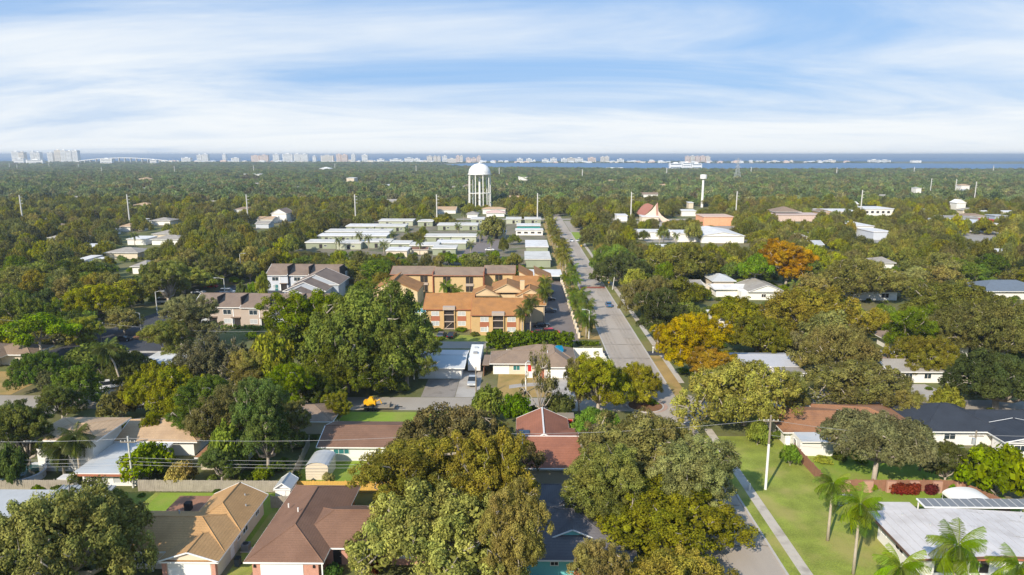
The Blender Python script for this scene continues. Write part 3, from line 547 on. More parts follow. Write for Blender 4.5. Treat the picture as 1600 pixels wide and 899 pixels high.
b.wall(92, 160.5, 108, 172, 2.6, white); b.hip(90.8, 159.6, 102, 174, 2.75, taupe, .36, 'y'); b.hip(98, 162, 112, 171, 2.755, taupe, .36, 'x'); b.win('f', 160.5, 97, 1.6, 1, 2.1, m=dark)
b.flat(82, 153.6, 89.8, 157.6, 2.6, mat('screen_dark', (0.05, 0.08, 0.08), .5), .1)
for k in range(4): b.box('screen_rib', 82 + k * 2.6, 153.55, 2.61, 82.16 + k * 2.6, 157.65, 2.8, whiteplain)
b.box('screen_rib', 82, 153.4, 2.5, 90, 153.54, 2.82, whiteplain)
b = Bld('house', 'small white house with dark wall band and sandy flat roof, mid right', 'house', (121, 240))
b.wall(112, 226, 126, 236, 3.2, white); b.flat(109.5, 225, 127, 239, 3.6, sand_r, .5, dark, slope=.6); b.win('f', 226, 122, 2.6, .8, 2.4, m=dark)
b = Bld('house', 'white gabled house with pale roof behind the yellow-green trees', 'house', (83, 238))
b.wall(74, 226, 88, 238, 2.8, white); b.hip(76, 225.2, 88.8, 240, 3, greyroof, .35, 'y', (0, 0), gm=white); b.hip(66, 230, 80, 240, 2.9, whiteroof, .15, 'x', (0, 0)); b.wall(67, 231, 74, 238, 2.7, white); b.win('f', 226, 81.5, 1.6, .9, 2.1, m=dark)
b = Bld('house', 'grey roofed house with open carport under the oak canopy', 'house', (63, 238), clear=False)
b.wall(55.5, 236, 66, 246, 2.6, cream); b.hip(54.4, 233.5, 64, 247.5, 2.8, greyroof, .2, 'x', (0, 0)); b.win('f', 236, 58.5, 3, .3, 2.2, m=dark)
b = Bld('house', 'white roofed house with red awning behind the orange tree', 'house', (65, 190))
b.wall(55, 180, 70, 196, 2.6, white); b.flat(54.4, 184, 71, 197, 2.9, whiteroof, .3, slope=.3); b.box('awning', 56, 178.6, 2.3, 69, 181.9, 2.5, mat('awning_red', (0.5, 0.06, 0.04), .6)); b.flat(64, 175, 72, 179.9, 2.5, whiteroof, .2)
b = Bld('house', 'slate blue roofed house at the right edge under the canopy', 'house', (165, 240))
b.wall(156, 228, 176, 240, 2.8, white); b.hip(154.8, 227, 178, 241.5, 3, mat('shingle_blue', (0.13, 0.16, 0.2), .9, .1, 1), .35, 'x')
b = Bld('house', 'brown roofed low house beside driveway and palm, left edge', 'house', (-120, 150))
b.wall(-137, 147.5, -121, 156, 2.6, cream); b.hip(-138, 146.6, -118.5, 158, 2.75, taupe, .4, 'x'); b.garage('f', 147.5, -134.5, 4.5); b.hip(-124, 150, -113, 158, 2.74, taupe, .4, 'x'); b.wall(-120.9, 151, -113.6, 157, 2.6, cream)
b = Bld('house', 'small house with white dappled roof behind the leaning palm, left', 'house', (-82, 145)); b.wall(-83.5, 144, -72, 152, 2.5, bluegrey); b.hip(-85, 143, -71, 153, 2.7, bluewhite, .2, 'x')
b = Bld('house', 'brown roof glimpsed between the dark oaks left of centre', 'house', (-43, 116), clear=False); b.wall(-45, 112, -33.5, 119, 2.5, cream); b.hip(-46, 111.2, -32.6, 120, 2.65, taupe, .3, 'x')
b = Bld('house', 'low brown lean-to roof in the scrub beside the two storey house', 'house', (-49, 100), clear=False); b.wall(-49.6, 98, -43, 103, 2.2, cream); b.hip(-50.2, 97.4, -42.2, 103.8, 2.3, rust_r, .25, 'x')
b = Bld('house', 'tan house wall glimpsed through the big oaks, left of centre', 'house', (-50, 158), clear=False); b.wall(-46, 160, -28, 170, 2.6, cream); b.hip(-47, 159, -27, 171, 2.75, taupe, .3, 'x')
b = Bld('house', 'white wall glimpsed beneath the big dark oak, left of the yellow tree', 'house', (-60, 132), clear=False); b.wall(-62, 134, -50, 142, 2.6, white); b.hip(-63, 133, -49, 143, 2.75, greyroof, .3, 'x')

# --- apartments with orange roofs
def apt_front(b, x0, x1, y, h, wallm, bays, winm=None):
    for (a, kind) in bays:
        if kind == 's':      # stair recess, its shade painted as a flat dark panel, plus stair and posts
            b.box('stair_shade_panel', a - 1.5, y - .03, 0.02, a + 1.5, y + .02, h - .1, dark)
            for q in range(3): b.box('stair_landing', a - 1.4, y - .5, .1 + q * 2.0, a + 1.4, y - .05, .3 + q * 2.0, taupew)
            st = MB(); 
            for q in range(8): st.box(a - 1.2 + q * .28, y - .42, .3 + q * .25, a - .9 + q * .28, y - .1, .42 + q * .25)
            b.part('stairs', st, taupew); b.box('stair_post', a - 1.6, y - .6, 0, a - 1.4, y - .35, h, wallm); b.box('stair_post', a + 1.4, y - .6, 0, a + 1.6, y - .35, h, wallm)
            b.box('stair_canopy', a - 1.7, y - .9, h + .05, a + 1.7, y + 1.2, h + .9, taupew)
        else:
            b.box('spandrel', a - 1.25, y - .06, 2.35, a + 1.25, y - .004, 3.7, rust)
            b.win('f', y, a, 2.2, 3.8, 5.1, blind=True); b.win('f', y, a, 2.2, 1.0, 2.3, blind=True)
apg = 'orange roofed apartment blocks'
b = Bld('apartment_building', 'orange roofed two storey apartment block with two stair recesses, in front', 'apartments', (-12, 190), apg)
xl, _ = G(669, 514); yl = 185.5; yr = 178.8
b.wall(-26.6, yl, -13.4, yl + 12, 5.6, stucco_o); b.wall(-13.39, yr, .7, yr + 13, 5.6, stucco_o)
b.hip(-27.4, yl - .6, -13.2, yl + 13.2, 5.8, orange_r, .46, 'x', (0, 0), fascia=rust, gm=stucco_t); b.hip(-13.6, yr - .7, 1.4, yr + 13.8, 5.805, orange_r, .44, 'x', (0, 0), fascia=rust, gm=stucco_t)
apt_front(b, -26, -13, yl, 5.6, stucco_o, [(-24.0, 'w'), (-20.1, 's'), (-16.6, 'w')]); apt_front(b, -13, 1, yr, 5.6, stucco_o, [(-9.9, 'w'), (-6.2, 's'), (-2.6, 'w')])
for x in (-13.7, -.6): b.box('downpipe', x, yr - .12, 0, x + .12, yr - .002, 5.5, rust)
b.box('firewall', -13.5, yl - .7, 5.2, -13.25, yl + 6, 7.2, stucco_t)
def shed_roof(b, x0, x1, y0, y1, zl, zh, m, wm, side='r'):
    """single slope roof rising to the left ('l') or right over wedge shaped walls"""
    za, zb = (zh, zl) if side == 'l' else (zl, zh)
    b.foot(x0, y0, x1, y1, zh)
    b.part('wall', MB().add([(x0 + .3, y0 + .3, 0), (x1 - .3, y0 + .3, 0), (x1 - .3, y1 - .3, 0), (x0 + .3, y1 - .3, 0), (x0 + .3, y0 + .3, za - .25), (x1 - .3, y0 + .3, zb - .25), (x1 - .3, y1 - .3, zb - .25), (x0 + .3, y1 - .3, za - .25)],
           [(4, 5, 6, 7), (0, 1, 5, 4), (1, 2, 6, 5), (2, 3, 7, 6), (3, 0, 4, 7)]), wm)
    b.part('roof', MB().add([(x0, y0, za - .2), (x1, y0, zb - .2), (x1, y1, zb - .2), (x0, y1, za - .2), (x0, y0, za), (x1, y0, zb), (x1, y1, zb), (x0, y1, za)], [(4, 5, 6, 7), (0, 1, 5, 4), (1, 2, 6, 5), (2, 3, 7, 6), (3, 0, 4, 7)]), m)
cream_st = mat('wall_cream_stucco', (0.60, 0.46, 0.28), .85, .05, .6)
b = Bld('apartment_building', 'tall gabled orange roofed block with cream gable walls beside the parking lot', 'apartments', (-3, 205), apg)
b.wall(-14.5, 203, -7.2, 209, 6.0, cream_st); b.hip(-15.2, 202.2, -6.6, 212, 6.2, orange_r, .5, 'y', (0, 1), fascia=cream_st, gm=cream_st)
b.win('f', 203, -10.8, 2.0, 4.3, 5.6, m=dark, fm=cream_st); b.box('spandrel', -12, 202.9, 2.4, -9.6, 202.98, 4.2, rust)
b.wall(-6.6, 205, 6.3, 214, 6.0, cream_st); b.hip(-9.4, 204, 0.6, 219, 6.9, orange_r, .5, 'y', (0, 1), fascia=cream_st, gm=cream_st)
b.hip(-1.8, 201, 7.2, 214, 6.0, orange_r, .52, 'y', (0, 1), fascia=cream_st, gm=cream_st); b.wall(-1.2, 202, 6.6, 204.9, 5.8, cream_st); b.box('chimney', -.4, 206, 6, 1.0, 207.4, 10, cream_st)
b.win('f', 202, 4.6, 1.6, 3.8, 5.0, m=dark); b.win('r', 6.3, 208, 1.6, 3.8, 5.0, m=dark)
b = Bld('apartment_building', 'orange roofed block with low gables facing the parking lot by the street', 'apartments', (4, 195), apg)
b.wall(1.2, 193, 6.4, 200.8, 5.3, cream_st); b.hip(.4, 192.2, 7.2, 201.2, 5.5, orange_r, .5, 'x', (0, 0), fascia=cream_st, gm=cream_st)
b.win('r', 6.4, 197, 1.6, 3.6, 4.8, m=dark)
b = Bld('apartment_building', 'far orange roofed block with stepped cream walls behind the tall gables', 'apartments', (3, 230), apg)
b.wall(-2, 217, 8.6, 226, 6.2, cream_st); b.hip(-3, 216, 9.4, 227, 6.5, orange_r, .42, 'x', (0, 0), fascia=cream_st, gm=cream_st)
shed_roof(b, -1.0, 4.2, 228, 243, 6.6, 9.4, orange_r, cream_st, 'l'); shed_roof(b, 4.4, 10.6, 227.4, 242, 6.2, 9.0, orange_r, cream_st, 'l')
b = Bld('apartment_building', 'brown roofed tan apartment row with tall balcony windows, at the back', 'apartments', (-20, 240), apg)
yb = 236
for (x0, x1, yo) in ((-46, -31.2, 2), (-30.6, -13.5, 0), (-13, -2.4, 4)):
    b.wall(x0, yb + yo, x1, yb + yo + 11, 6.2, stucco_t); b.hip(x0 - .5, yb + yo - .8, x1 + .4, yb + yo + 12, 6.5, taupe if x0 > -40 else taupe, .3, 'x', (0, 0), fascia=rust, gm=stucco_t)
for a in (-41.5, -34.5, -26.2, -18.2, -8):
    y = yb + (2 if a < -31 else 0 if a < -13 else 4)
    b.win('f', y, a, 2.8, 3.4, 5.9, m=dark, fm=stucco_t); b.win('f', y, a, 2.8, .4, 2.5, m=dark, fm=stucco_t); b.box('balcony_rail', a - 1.4, y - .35, 2.6, a + 1.4, y - .25, 3.5, taupew)
for a in (-31.2, -13.3): b.box('firewall', a, yb - .6, 0, a + .3, yb + 5, 7.6, rust)
b = Bld('apartment_building', 'orange roofed block with split gable left of the pool court', 'apartments', (-42, 216), apg)
b.wall(-47, 214, -33.6, 226, 5.6, cream_st); shed_roof(b, -47.6, -40.4, 213.2, 227, 5.6, 9.2, orange_r, cream_st, 'r'); shed_roof(b, -40.2, -32.8, 212.6, 226.4, 5.4, 8.6, orange_r, cream_st, 'l')
b = Bld('pool_house', 'low orange hip roofed pool house among date palms', 'pool house', (-19, 217)); b.wall(-23, 214, -15, 220, 2.6, stucco_t); b.hip(-24, 213, -13.6, 221.4, 2.8, orange_r, .3, 'x', fascia=rust)
for a in (-22, -20, -18, -16): b.box('opening_shade', a - .7, 213.95, .3, a + .7, 213.99, 2.3, dark)  # flat dark panels painted for the shade inside the open bays
pl = thing('swimming_pool', 'pale blue swimming pool in the apartment courtyard', 'pool', (-30, 208, 0)); MB().box(-4, -3, 0.03, 4, 3, .16).build('pool_edge', white, pl); MB().box(-3.6, -2.6, .1, 3.6, 2.6, .17).build('water', mat('pool_blue', (0.15, 0.45, 0.5), .1), pl)
b = Bld('carport', 'long white flat carport at the back of the parking lot', 'carport', (8, 262)); 
b.foot(3, 256, 15.5, 266, 3); b.flat(2.5, 256, 15.6, 268, 3.0, whiteroof, .5, whiteplain, slope=.3)
for x in (3, 7, 11, 15): b.box('post', x, 257, 0, x + .2, 257.2, 2.6, white)

# --- townhouses, left
def townrow(b, units, y, depth, h, rise, wallms):
    for k, (x0, x1, yo, ho) in enumerate(units):
        yy = y + yo; wm = wallms[k % len(wallms)]
        b.wall(x0, yy, x1 - .02, yy + depth, h + ho, wm)
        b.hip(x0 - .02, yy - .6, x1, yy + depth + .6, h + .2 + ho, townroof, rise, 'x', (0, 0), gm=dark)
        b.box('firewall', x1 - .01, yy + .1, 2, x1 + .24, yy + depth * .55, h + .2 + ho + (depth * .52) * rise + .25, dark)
        w = x1 - x0; n = 2 if w > 9 else 1
        for q in range(n):
            a = x0 + w * (q + .5) / n - .6
            b.win('f', yy, a, 2.4, h - 2.0 + ho, h - .5 + ho, mull=1); b.win('f', yy, a, 2.2, .8, 2.2, blind=True, mull=1)
            b.box('trim_board', a - 1.4, yy - .1, h - .35 + ho, a + 1.4, yy - .08, h + ho, whiteplain); b.box('corner_board', a + 1.6, yy - .1, 0, a + 1.85, yy - .01, h + ho, whiteplain)
        b.box('porch', x1 - 2.6, yy - .05, 0.02, x1 - .5, yy - .01, 2.4, dark); b.box('porch_post', x1 - 2.7, yy - .5, 0, x1 - 2.5, yy - .3, 2.6, whiteplain); b.box('porch_roof', x1 - 2.9, yy - .7, 2.5, x1 - .2, yy - .06, 2.75, townroof)  # porch: dark panel painted for the shade under its roof
tg = 'grey brown roofed town house rows'
b = Bld('town_house_row', 'front row of taupe town houses with white trimmed windows', 'town houses', (-78, 190), tg)
xs = [Xat(p, 500, 188) for p in (300, 340, 378, 424, 470, 520)]
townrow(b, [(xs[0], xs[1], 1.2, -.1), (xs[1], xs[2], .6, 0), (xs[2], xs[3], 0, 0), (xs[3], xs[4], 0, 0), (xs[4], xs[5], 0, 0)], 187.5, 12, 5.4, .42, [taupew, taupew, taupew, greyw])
b = Bld('town_house_row', 'rear row of blue-grey town houses with teal door', 'town houses', (-80, 245), tg)
xs = [Xat(p, 440, 240) for p in (416, 450, 482, 530)]
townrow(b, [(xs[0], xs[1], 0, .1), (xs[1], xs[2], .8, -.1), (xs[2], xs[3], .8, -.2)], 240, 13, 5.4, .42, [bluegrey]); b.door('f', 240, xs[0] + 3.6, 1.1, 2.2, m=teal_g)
b = Bld('town_house_row', 'three stepped white edged gables of the middle town house row', 'town houses', (-68, 215), tg)
for (pl_, pr_, pa, py, yy, h) in ((438, 484, 454, 464, 205, 5.2), (441, 509, 479, 454, 211, 5.6), (455, 530, 498, 446, 219, 6.2)):
    x0 = Xat(pl_, py, yy); x1 = Xat(pr_, py, yy); b.wall(x0 + .4, yy + .4, x1 - .4, yy + 9, h - .2, greyw); b.hip(x0, yy, x1, yy + 14, h, townroof, .42, 'y', (0, 0), gm=None)
    g = MB(); mid = (x0 + x1) / 2; g.add([(x0 + .4, yy + .33, h), (x1 - .4, yy + .33, h), (mid, yy + .33, h + (x1 - x0) / 2 * .42 - .2)], [(0, 1, 2)]); b.part('gable_infill', g, greyw)
b = Bld('carport', 'long low grey carport roof beside the town house car park', 'carport', (-76, 218)); b.foot(-85, 214, -74, 222, 2.6)
cx0 = Xat(360, 466, 216); cx1 = Xat(399, 466, 216); b.flat(cx0, 214, cx1, 222, 2.6, greyroof, .35, whiteplain, slope=.15)
for q in range(5): x = cx0 + (cx1 - cx0) * q / 4.2; b.box('post', x, 214.3, 0, x + .15, 214.45, 2.3, white)

# --- mobile home park
mg = 'flat roofed sage green mobile homes'
mh = [(478, 525, 389, 'behind the oak grove, leftmost in the front row'), (526, 564, 390, 'second from the left in the front row'), (566, 610, 388, 'in the front row behind a yellow-green bush'),
      (611, 640, 391, 'in the front row left of the brown awning'), (641, 684, 394, 'in the front row at its right end'), (497, 550, 378, 'second row from the front, left half'), (551, 604, 378, 'second row from the front, right half'),
      (509, 609, 371, 'third row, a long roof half hidden by the row before it'), (541, 585, 362, 'fourth row, left half'), (586, 633, 362, 'fourth row, right half'), (592, 645, 353, 'last row at the edge of the wood'),
      (653, 676, 354, 'last row right of the palms'), (664, 704, 379, 'middle row right of the lane, left half'), (705, 744, 379, 'middle row right of the lane, right half'), (682, 728, 390, 'with a bright white roof in front of the middle row'), (676, 712, 399, 'nearest the brown apartment roof'),
      (762, 790, 373, 'right of the round dark oak by the palms'), (684, 746, 360, 'behind the middle row with a blue-grey roof'), (736, 756, 350, 'small one left of the round dark oak'), (791, 814, 350, 'behind the round dark oak'), (820, 845, 350, 'beside the palm row at the far end')]
green_trim = mat('mobile_roof', (0.60, 0.58, 0.53), .7, .06, .3, dirt=(0.42, 0.39, 0.35), ds=.2, da=.6)
for k, (p0, p1, py, wh) in enumerate(mh):
    x0, y0 = G(p0, py); x1, _ = G(p1, py); d = 10 if y0 < 380 else 12
    b = Bld('mobile_home', 'flat roofed mobile home ' + wh, 'mobile home', (x0, y0), mg)
    b.wall(x0, y0, x1, y0 + d, 3.1, greenw if k % 3 != 1 else mat('wall_sage_pale', (0.42, 0.44, 0.33), .8, .05, .6)); b.flat(x0 - .4, y0 - .5, x1 + .4, y0 + d + .4, 3.5, whiteroof if k in (5, 6, 14, 8) else green_trim, .35, whiteplain, slope=.35)
    n = max(1, int((x1 - x0) / 8))
    for q in range(n):
        a = x0 + (x1 - x0) * (q + .5) / n; b.box('doorway_shade', a - .8, y0 - .04, .2, a + .8, y0 - .004, 2.4, dark); b.win('f', y0, a + 2.4, 1.5, 1.1, 2.2)  # dark panel at each door painted for the shaded inside
def px_block(name, label, cat, p0, p1, pyb, h, d, wm, rm, roof='flat', grp=None, clear=True, slope=.0, edge=None, pitch=.25, win=0):
    x0, y0 = G(p0, pyb); x1, _ = G(p1, pyb); b = Bld(name, label, cat, (x0, y0), grp, clear); b.wall(x0, y0, x1, y0 + d, h, wm)
    if roof == 'flat': b.flat(x0 - .4, y0 - .4, x1 + .4, y0 + d + .4, h + .3, rm, .4, edge, slope)
    elif roof == 'hip': b.hip(x0 - .7, y0 - .7, x1 + .7, y0 + d + .7, h + .1, rm, pitch, 'x')
    elif roof == 'gx': b.hip(x0 - .5, y0 - .5, x1 + .5, y0 + d + .5, h + .1, rm, pitch, 'x', (0, 0), gm=wm)
    else: b.hip(x0 - .5, y0 - .5, x1 + .5, y0 + d + .5, h + .1, rm, pitch, 'y', (0, 0), gm=wm)
    for q in range(win): a = x0 + (x1 - x0) * (q + .5) / win; b.win('f', y0, a, min(2.4, (x1 - x0) / win * .6), h * .35, h * .75, m=dark, mull=0)
    return b
px_block('clubhouse', 'long low building with teal wall beside the palm row', 'building', 808, 844, 361, 3.2, 14, mat('wall_teal', (0.02, 0.24, 0.22), .6), whiteroof)
px_block('mobile_home', 'white flat roofed home right in front of the teal wall', 'mobile home', 806, 848, 368, 3, 10, white, whiteroof, grp=None, win=4)
px_block('mobile_home', 'large white roofed home with sage side beside the palm row', 'mobile home', 822, 856, 397, 3.4, 26, greenw, whiteroof)
px_block('mobile_home', 'grey roofed home with sage front wall just behind the white carport', 'mobile home', 821, 860, 418, 3.4, 24, greenw, green_trim)
px_block('shed', 'brown awning roof in front of the mobile homes', 'shed', 643, 668, 398, 2.4, 6, cream, brown, 'gx')
px_block('house', 'pale pink roofed house just below the water tower', 'house', 760, 788, 339, 3, 14, white, mat('roof_pink', (0.6, 0.42, 0.36), .8), 'hip')
px_block('house', 'pale hip roofed house left of the pink roofed one by the water tower', 'house', 730, 746, 341, 3, 12, white, greyroof, 'hip')
px_block('house', 'long pale roofed house by the concrete pole left of the water tower', 'house', 682, 712, 334, 3, 16, white, sand_r, 'gx')

# --- church with a swooping spire, centre right
b = Bld('church', 'modern church with sweeping cream wall, brown curved roof and pointed spire', 'church', (102, 505))
Yc = 500.0; b.foot(88, 496, 124, 520, 14); xc = lambda p: Xat(p, 340, Yc)
def zc(py): return Zat(py, Yc)
top = [(1003, 340), (1007, 337), (1013, 333), (1019, 327.5), (1023, 322), (1027, 318)]; right = [(1028.5, 330), (1033, 336), (1039, 340.5), (1046, 344)]
poly = [(xc(p), zc(q)) for p, q in top + right]; poly = poly + [(xc(1046), 0), (xc(1003), 0)]
n = len(poly); mb = MB(); mb.add([(x, Yc, z) for x, z in poly] + [(x, Yc + .8, z) for x, z in poly], [tuple(range(n - 1, -1, -1)), tuple(range(n, 2 * n))] + [(i, (i + 1) % n, n + (i + 1) % n, n + i) for i in range(n)]); b.part('wall', mb, mat('church_cream', (0.72, 0.58, 0.47), .8))
mb = MB(); tl = [(1003, 338), (1009, 331), (1014, 324), (1021, 321), (1024.5, 323)]
cur = [(xc(p), Yc + .9 + k * 1.2, zc(q)) for k, (p, q) in enumerate(top[:5])]; bk = [(xc(p) - 1, Yc + 16, zc(q)) for p, q in [(1002, 335), (1006, 330), (1010, 325), (1015, 321), (1020, 320)]]
mb.add(cur + bk, [(i, i + 1, i + 6, i + 5) for i in range(4)]); b.part('roof', mb, mat('church_roof', (0.33, 0.14, 0.10), .9), smooth=True)
mb = MB(); mb.add([(xc(1024), Yc - .4, zc(322)), (xc(1027), Yc - .4, zc(317)), (xc(1028.3), Yc - .4, 0), (xc(1026), Yc - .4, 0), (xc(1024), Yc + 3, zc(322)), (xc(1027.4), Yc + 3, zc(317)), (xc(1028.3), Yc + 3, 0), (xc(1026), Yc + 3, 0)], [(0, 3, 2, 1), (4, 5, 6, 7), (0, 1, 5, 4), (1, 2, 6, 5), (3, 0, 4, 7)]); b.part('spire', mb, mat('spire_brown', (0.42, 0.24, 0.18)))
b.part('side_roof', MB().add([(xc(1029), Yc + .9, zc(331)), (xc(1046), Yc + .9, zc(344)), (xc(1048), Yc + 16, zc(344)), (xc(1031), Yc + 16, zc(331))], [(0, 1, 2, 3)]), mat('church_roof2', (0.33, 0.14, 0.10)))

# --- shopping strip etc. on the right
px_block('shop_building', 'long white flat roofed shop left of the bush in the strip', 'shop', 998, 1052, 374, 4, 15, white, whiteroof, clear=False)
px_block('shop_building', 'white roofed shop strip behind the oaks, middle section', 'shop', 1058, 1100, 378, 4.5, 18, white, whiteroof, clear=False)
b = px_block('shop_building', 'bright white low gabled shop roof beside the orange building', 'shop', 1096, 1162, 380, 4, 34, white, whiteroof, 'gy', pitch=.16, clear=False)
px_block('shop_building', 'orange walled commercial building with white roof units', 'shop', 1099, 1146, 353, 6, 22, mat('wall_peach', (0.72, 0.36, 0.2), .8), mat('roof_peach', (0.6, 0.42, 0.32), .8), clear=False); 
b = px_block('shop_building', 'pale pink low commercial building with brown upper roof', 'shop', 1203, 1284, 346, 4.5, 20, mat('wall_pinkish', (0.6, 0.46, 0.4), .8), mat('roof_pinkish', (0.55, 0.42, 0.36), .8), clear=False); x0, y0 = G(1214, 345); b.hip(x0, y0 + 5, x0 + 20, y0 + 25, 6, taupe, .35, 'x')
px_block('shop_building', 'white roofed building with tan gable right of the brown roofed one', 'shop', 1290, 1342, 341, 5, 26, cream, whiteroof, 'flat', clear=False); px_block('shop_building', 'small tan gabled building beside the tall concrete pole', 'shop', 1284, 1302, 342, 5, 18, sand_r, taupe, 'gy', clear=False)
px_block('shop_building', 'white roofed building right of the tall concrete pole', 'shop', 1350, 1400, 337, 5, 30, white, whiteroof, win=6, clear=False)
px_block('shop_building', 'white strip of shops seen end on above the green canopy, right', 'shop', 1330, 1364, 365, 4.5, 30, white, whiteroof, clear=False); px_block('shop_building', 'far part of the white shop strip on the right', 'shop', 1364, 1392, 375, 4.5, 20, bluegrey, whiteroof, clear=False)
px_block('shop_building', 'blue and white roofed building among trees, right', 'shop', 1444, 1462, 339, 5, 16, mat('wall_blue', (0.1, 0.3, 0.5), .6), whiteroof, clear=False); px_block('shop_building', 'small white roofed building left of the blue one', 'shop', 1422, 1441, 338, 4.5, 18, white, whiteroof, clear=False)
px_block('shop_building', 'cream roofed building right of the blue one', 'shop', 1458, 1478, 337, 4, 18, cream, sand_r, clear=False); px_block('house', 'white walled house with pointed roof in the far right wood', 'house', 1494, 1508, 328, 6, 10, white, white, 'gy', pitch=.6)
px_block('warehouse', 'wide pale warehouse roof with red vehicle behind it, right', 'warehouse', 1486, 1556, 362, 5, 36, white, mat('roof_palegrey', (0.62, 0.63, 0.64), .6), clear=False); px_block('warehouse', 'long grey roof behind the pale warehouse', 'warehouse', 1472, 1532, 350, 4, 20, greyw, greyroof, clear=False)
px_block('shed', 'red container beside the grey shed, right', 'container', 1540, 1552, 353, 4, 8, mat('container_red', (0.5, 0.04, 0.05), .5), mat('container_red2', (0.5, 0.04, 0.05), .5), clear=False); px_block('shed', 'grey box building right of the red container', 'shed', 1553, 1572, 351, 6, 10, greyw, aluroof, clear=False)
px_block('house', 'white house with tan roof on the left beyond the oaks', 'house', 425, 448, 347, 6, 16, white, taupe, 'gy', pitch=.55); px_block('house', 'low wing beside the white gabled house, left', 'house', 402, 426, 350, 3, 12, white, sand_r, 'gx'); px_block('house', 'grey roof at the edge of the oaks below the white gabled house', 'house', 400, 420, 357, 3, 10, bluegrey, greyroof, 'gx')
# scattered roofs in the left and right woods
sc = [(205, 238, 330, 5, 18, sand_r, 'red-tinged roof', 0), (158, 172, 369, 3, 14, whiteroof, 'white roof', 0), (186, 206, 362, 3, 14, sand_r, 'sandy roof', 0), (208, 228, 361, 3, 14, taupe, 'brown roof', 0), (232, 270, 352, 3, 16, greyroof, 'grey roof', 1), (205, 222, 352, 3, 12, whiteroof, 'small white roof', 0), (236, 276, 374, 3, 18, greyroof, 'wide grey roof', 0),
      (196, 232, 383, 3, 14, whiteroof, 'long white roof', 1), (232, 290, 383, 3, 14, greyroof, 'long pale roof', 0), (160, 222, 405, 3, 16, greyroof, 'grey roof with car', 0), (118, 150, 397, 3, 12, whiteroof, 'narrow white roof', 0), (116, 136, 418, 3, 12, whiteroof, 'bright roof', 0), (138, 152, 420, 3, 10, whiteroof, 'small bright roof', 0), (205, 232, 428, 3, 16, greyroof, 'pale roof by the lane', 0),
      (54, 76, 313, 4, 16, whiteroof, 'far white roof', 0), (126, 144, 317, 4, 12, whiteroof, 'tiny white roof', 0), (80, 92, 362, 3, 12, sand_r, 'small sandy roof', 0), (368, 410, 279, 8, 60, whiteroof, 'long white hall roof', 1), (205, 240, 288, 7, 40, sand_r, 'far pinkish roof', 0), (470, 482, 277, 6, 40, whiteroof, 'distant white roof', 1), (497, 518, 268, 8, 50, white, 'distant white building', 1), (540, 555, 284, 6, 40, whiteroof, 'far bright roof', 1), (590, 600, 273, 6, 40, whiteroof, 'tiny far roof', 1), (808, 826, 282, 6, 50, whiteroof, 'far long roof behind the tower', 1),
      (1000, 1032, 348, 4, 14, whiteroof, 'low white roof by the church', 0), (962, 982, 346, 4, 14, whiteroof, 'roof at the far junction', 1), (1062, 1090, 338, 4, 12, whiteroof, 'pale roof beyond the church lawn', 1), (1075, 1084, 326, 5, 12, whiteroof, 'light roof left of the sphere tower', 1), (1430, 1440, 302, 6, 16, whiteroof, 'tiny bright roof', 1), (1500, 1516, 297, 6, 20, sand_r, 'faint tan roof', 1), (1535, 1600, 340, 4, 16, whiteroof, 'pale roof at the right edge', 0), (1376, 1398, 422, 3, 14, greyroof, 'grey roof in a canopy gap', 1), (1355, 1400, 444, 3, 12, sand_r, 'sandy roof between oaks', 0), (1110, 1150, 452, 3, 14, bluewhite, 'pale blue roof', 0), (1560, 1600, 410, 4, 20, whiteroof, 'bright building at the right edge', 0),
      (1240, 1262, 382, 4, 12, whiteroof, 'bright sliver of roof', 0), (600, 640, 402, 3, 10, whiteroof, 'pale sheds roof', 0), (1030, 1050, 398, 3, 14, whiteroof, 'light roof between oaks', 0), (1096, 1112, 345, 3, 14, whiteroof, 'low roof', 1)]
for k, (p0, p1, py, h, d, rm, wh, cl_) in enumerate(sc):
    side = 'left' if p0 < 500 else 'centre' if p0 < 1000 else 'right'
    where = 'far in the wood' if py < 300 else 'between dark tree crowns' if py < 380 else 'peeping out of the near canopy'
    px_block('house', f'{wh} {where}, {side} side', 'house', p0 + (p1 - p0) * .1, p1 - (p1 - p0) * .1, py, h, min(d, 12) if py > 330 else d * .7, white if k % 3 else cream, rm, 'flat' if rm is whiteroof else 'hip', clear=bool(cl_), slope=.3)

hr = random.Random(21); FARH = []
while len(FARH) < 70:
    Y = hr.uniform(290, 1000) if hr.random() < .6 else hr.uniform(1000, 1900); X = hr.uniform(-.78, .74) * Y
    if -170 < X < 50 and Y < 560 or 0 < X < 60 or (50 < X < 330 and 360 < Y < 620): continue
    if any((X - a) ** 2 + (Y - c) ** 2 < 45 ** 2 for a, c in FARH): continue
    FARH.append((X, Y))
FARH.sort(key=lambda q: q[0] / q[1])
for k, (X, Y) in enumerate(FARH):
    w = hr.uniform(9, 16) * (1 + Y / 2500); d = hr.uniform(8, 11); rn, rm = hr.choice([('white', whiteroof), ('grey', greyroof), ('sandy', sand_r), ('silvery', aluroof), ('grey', greyroof), ('brown', taupe)])
    b = Bld('house', f'small {rn} roofed house peeping out of the far wood, {ordn(k)} of these from the left', 'house', (X, Y), 'roofs peeping out of the far wood', clear=False)
    wm = hr.choice([white, cream, bluegrey]); b.wall(X - w / 2, Y, X + w / 2, Y + d, 4.0, wm); b.hip(X - w / 2 - .6, Y - .6, X + w / 2 + .6, Y + d + .6, 4.1, rm, .3, 'x', hr.choice([(1, 1), (0, 0)]))
    FOOT.append((X - w * .4, Y - 16 - Y * .05, X + w * .4, Y))

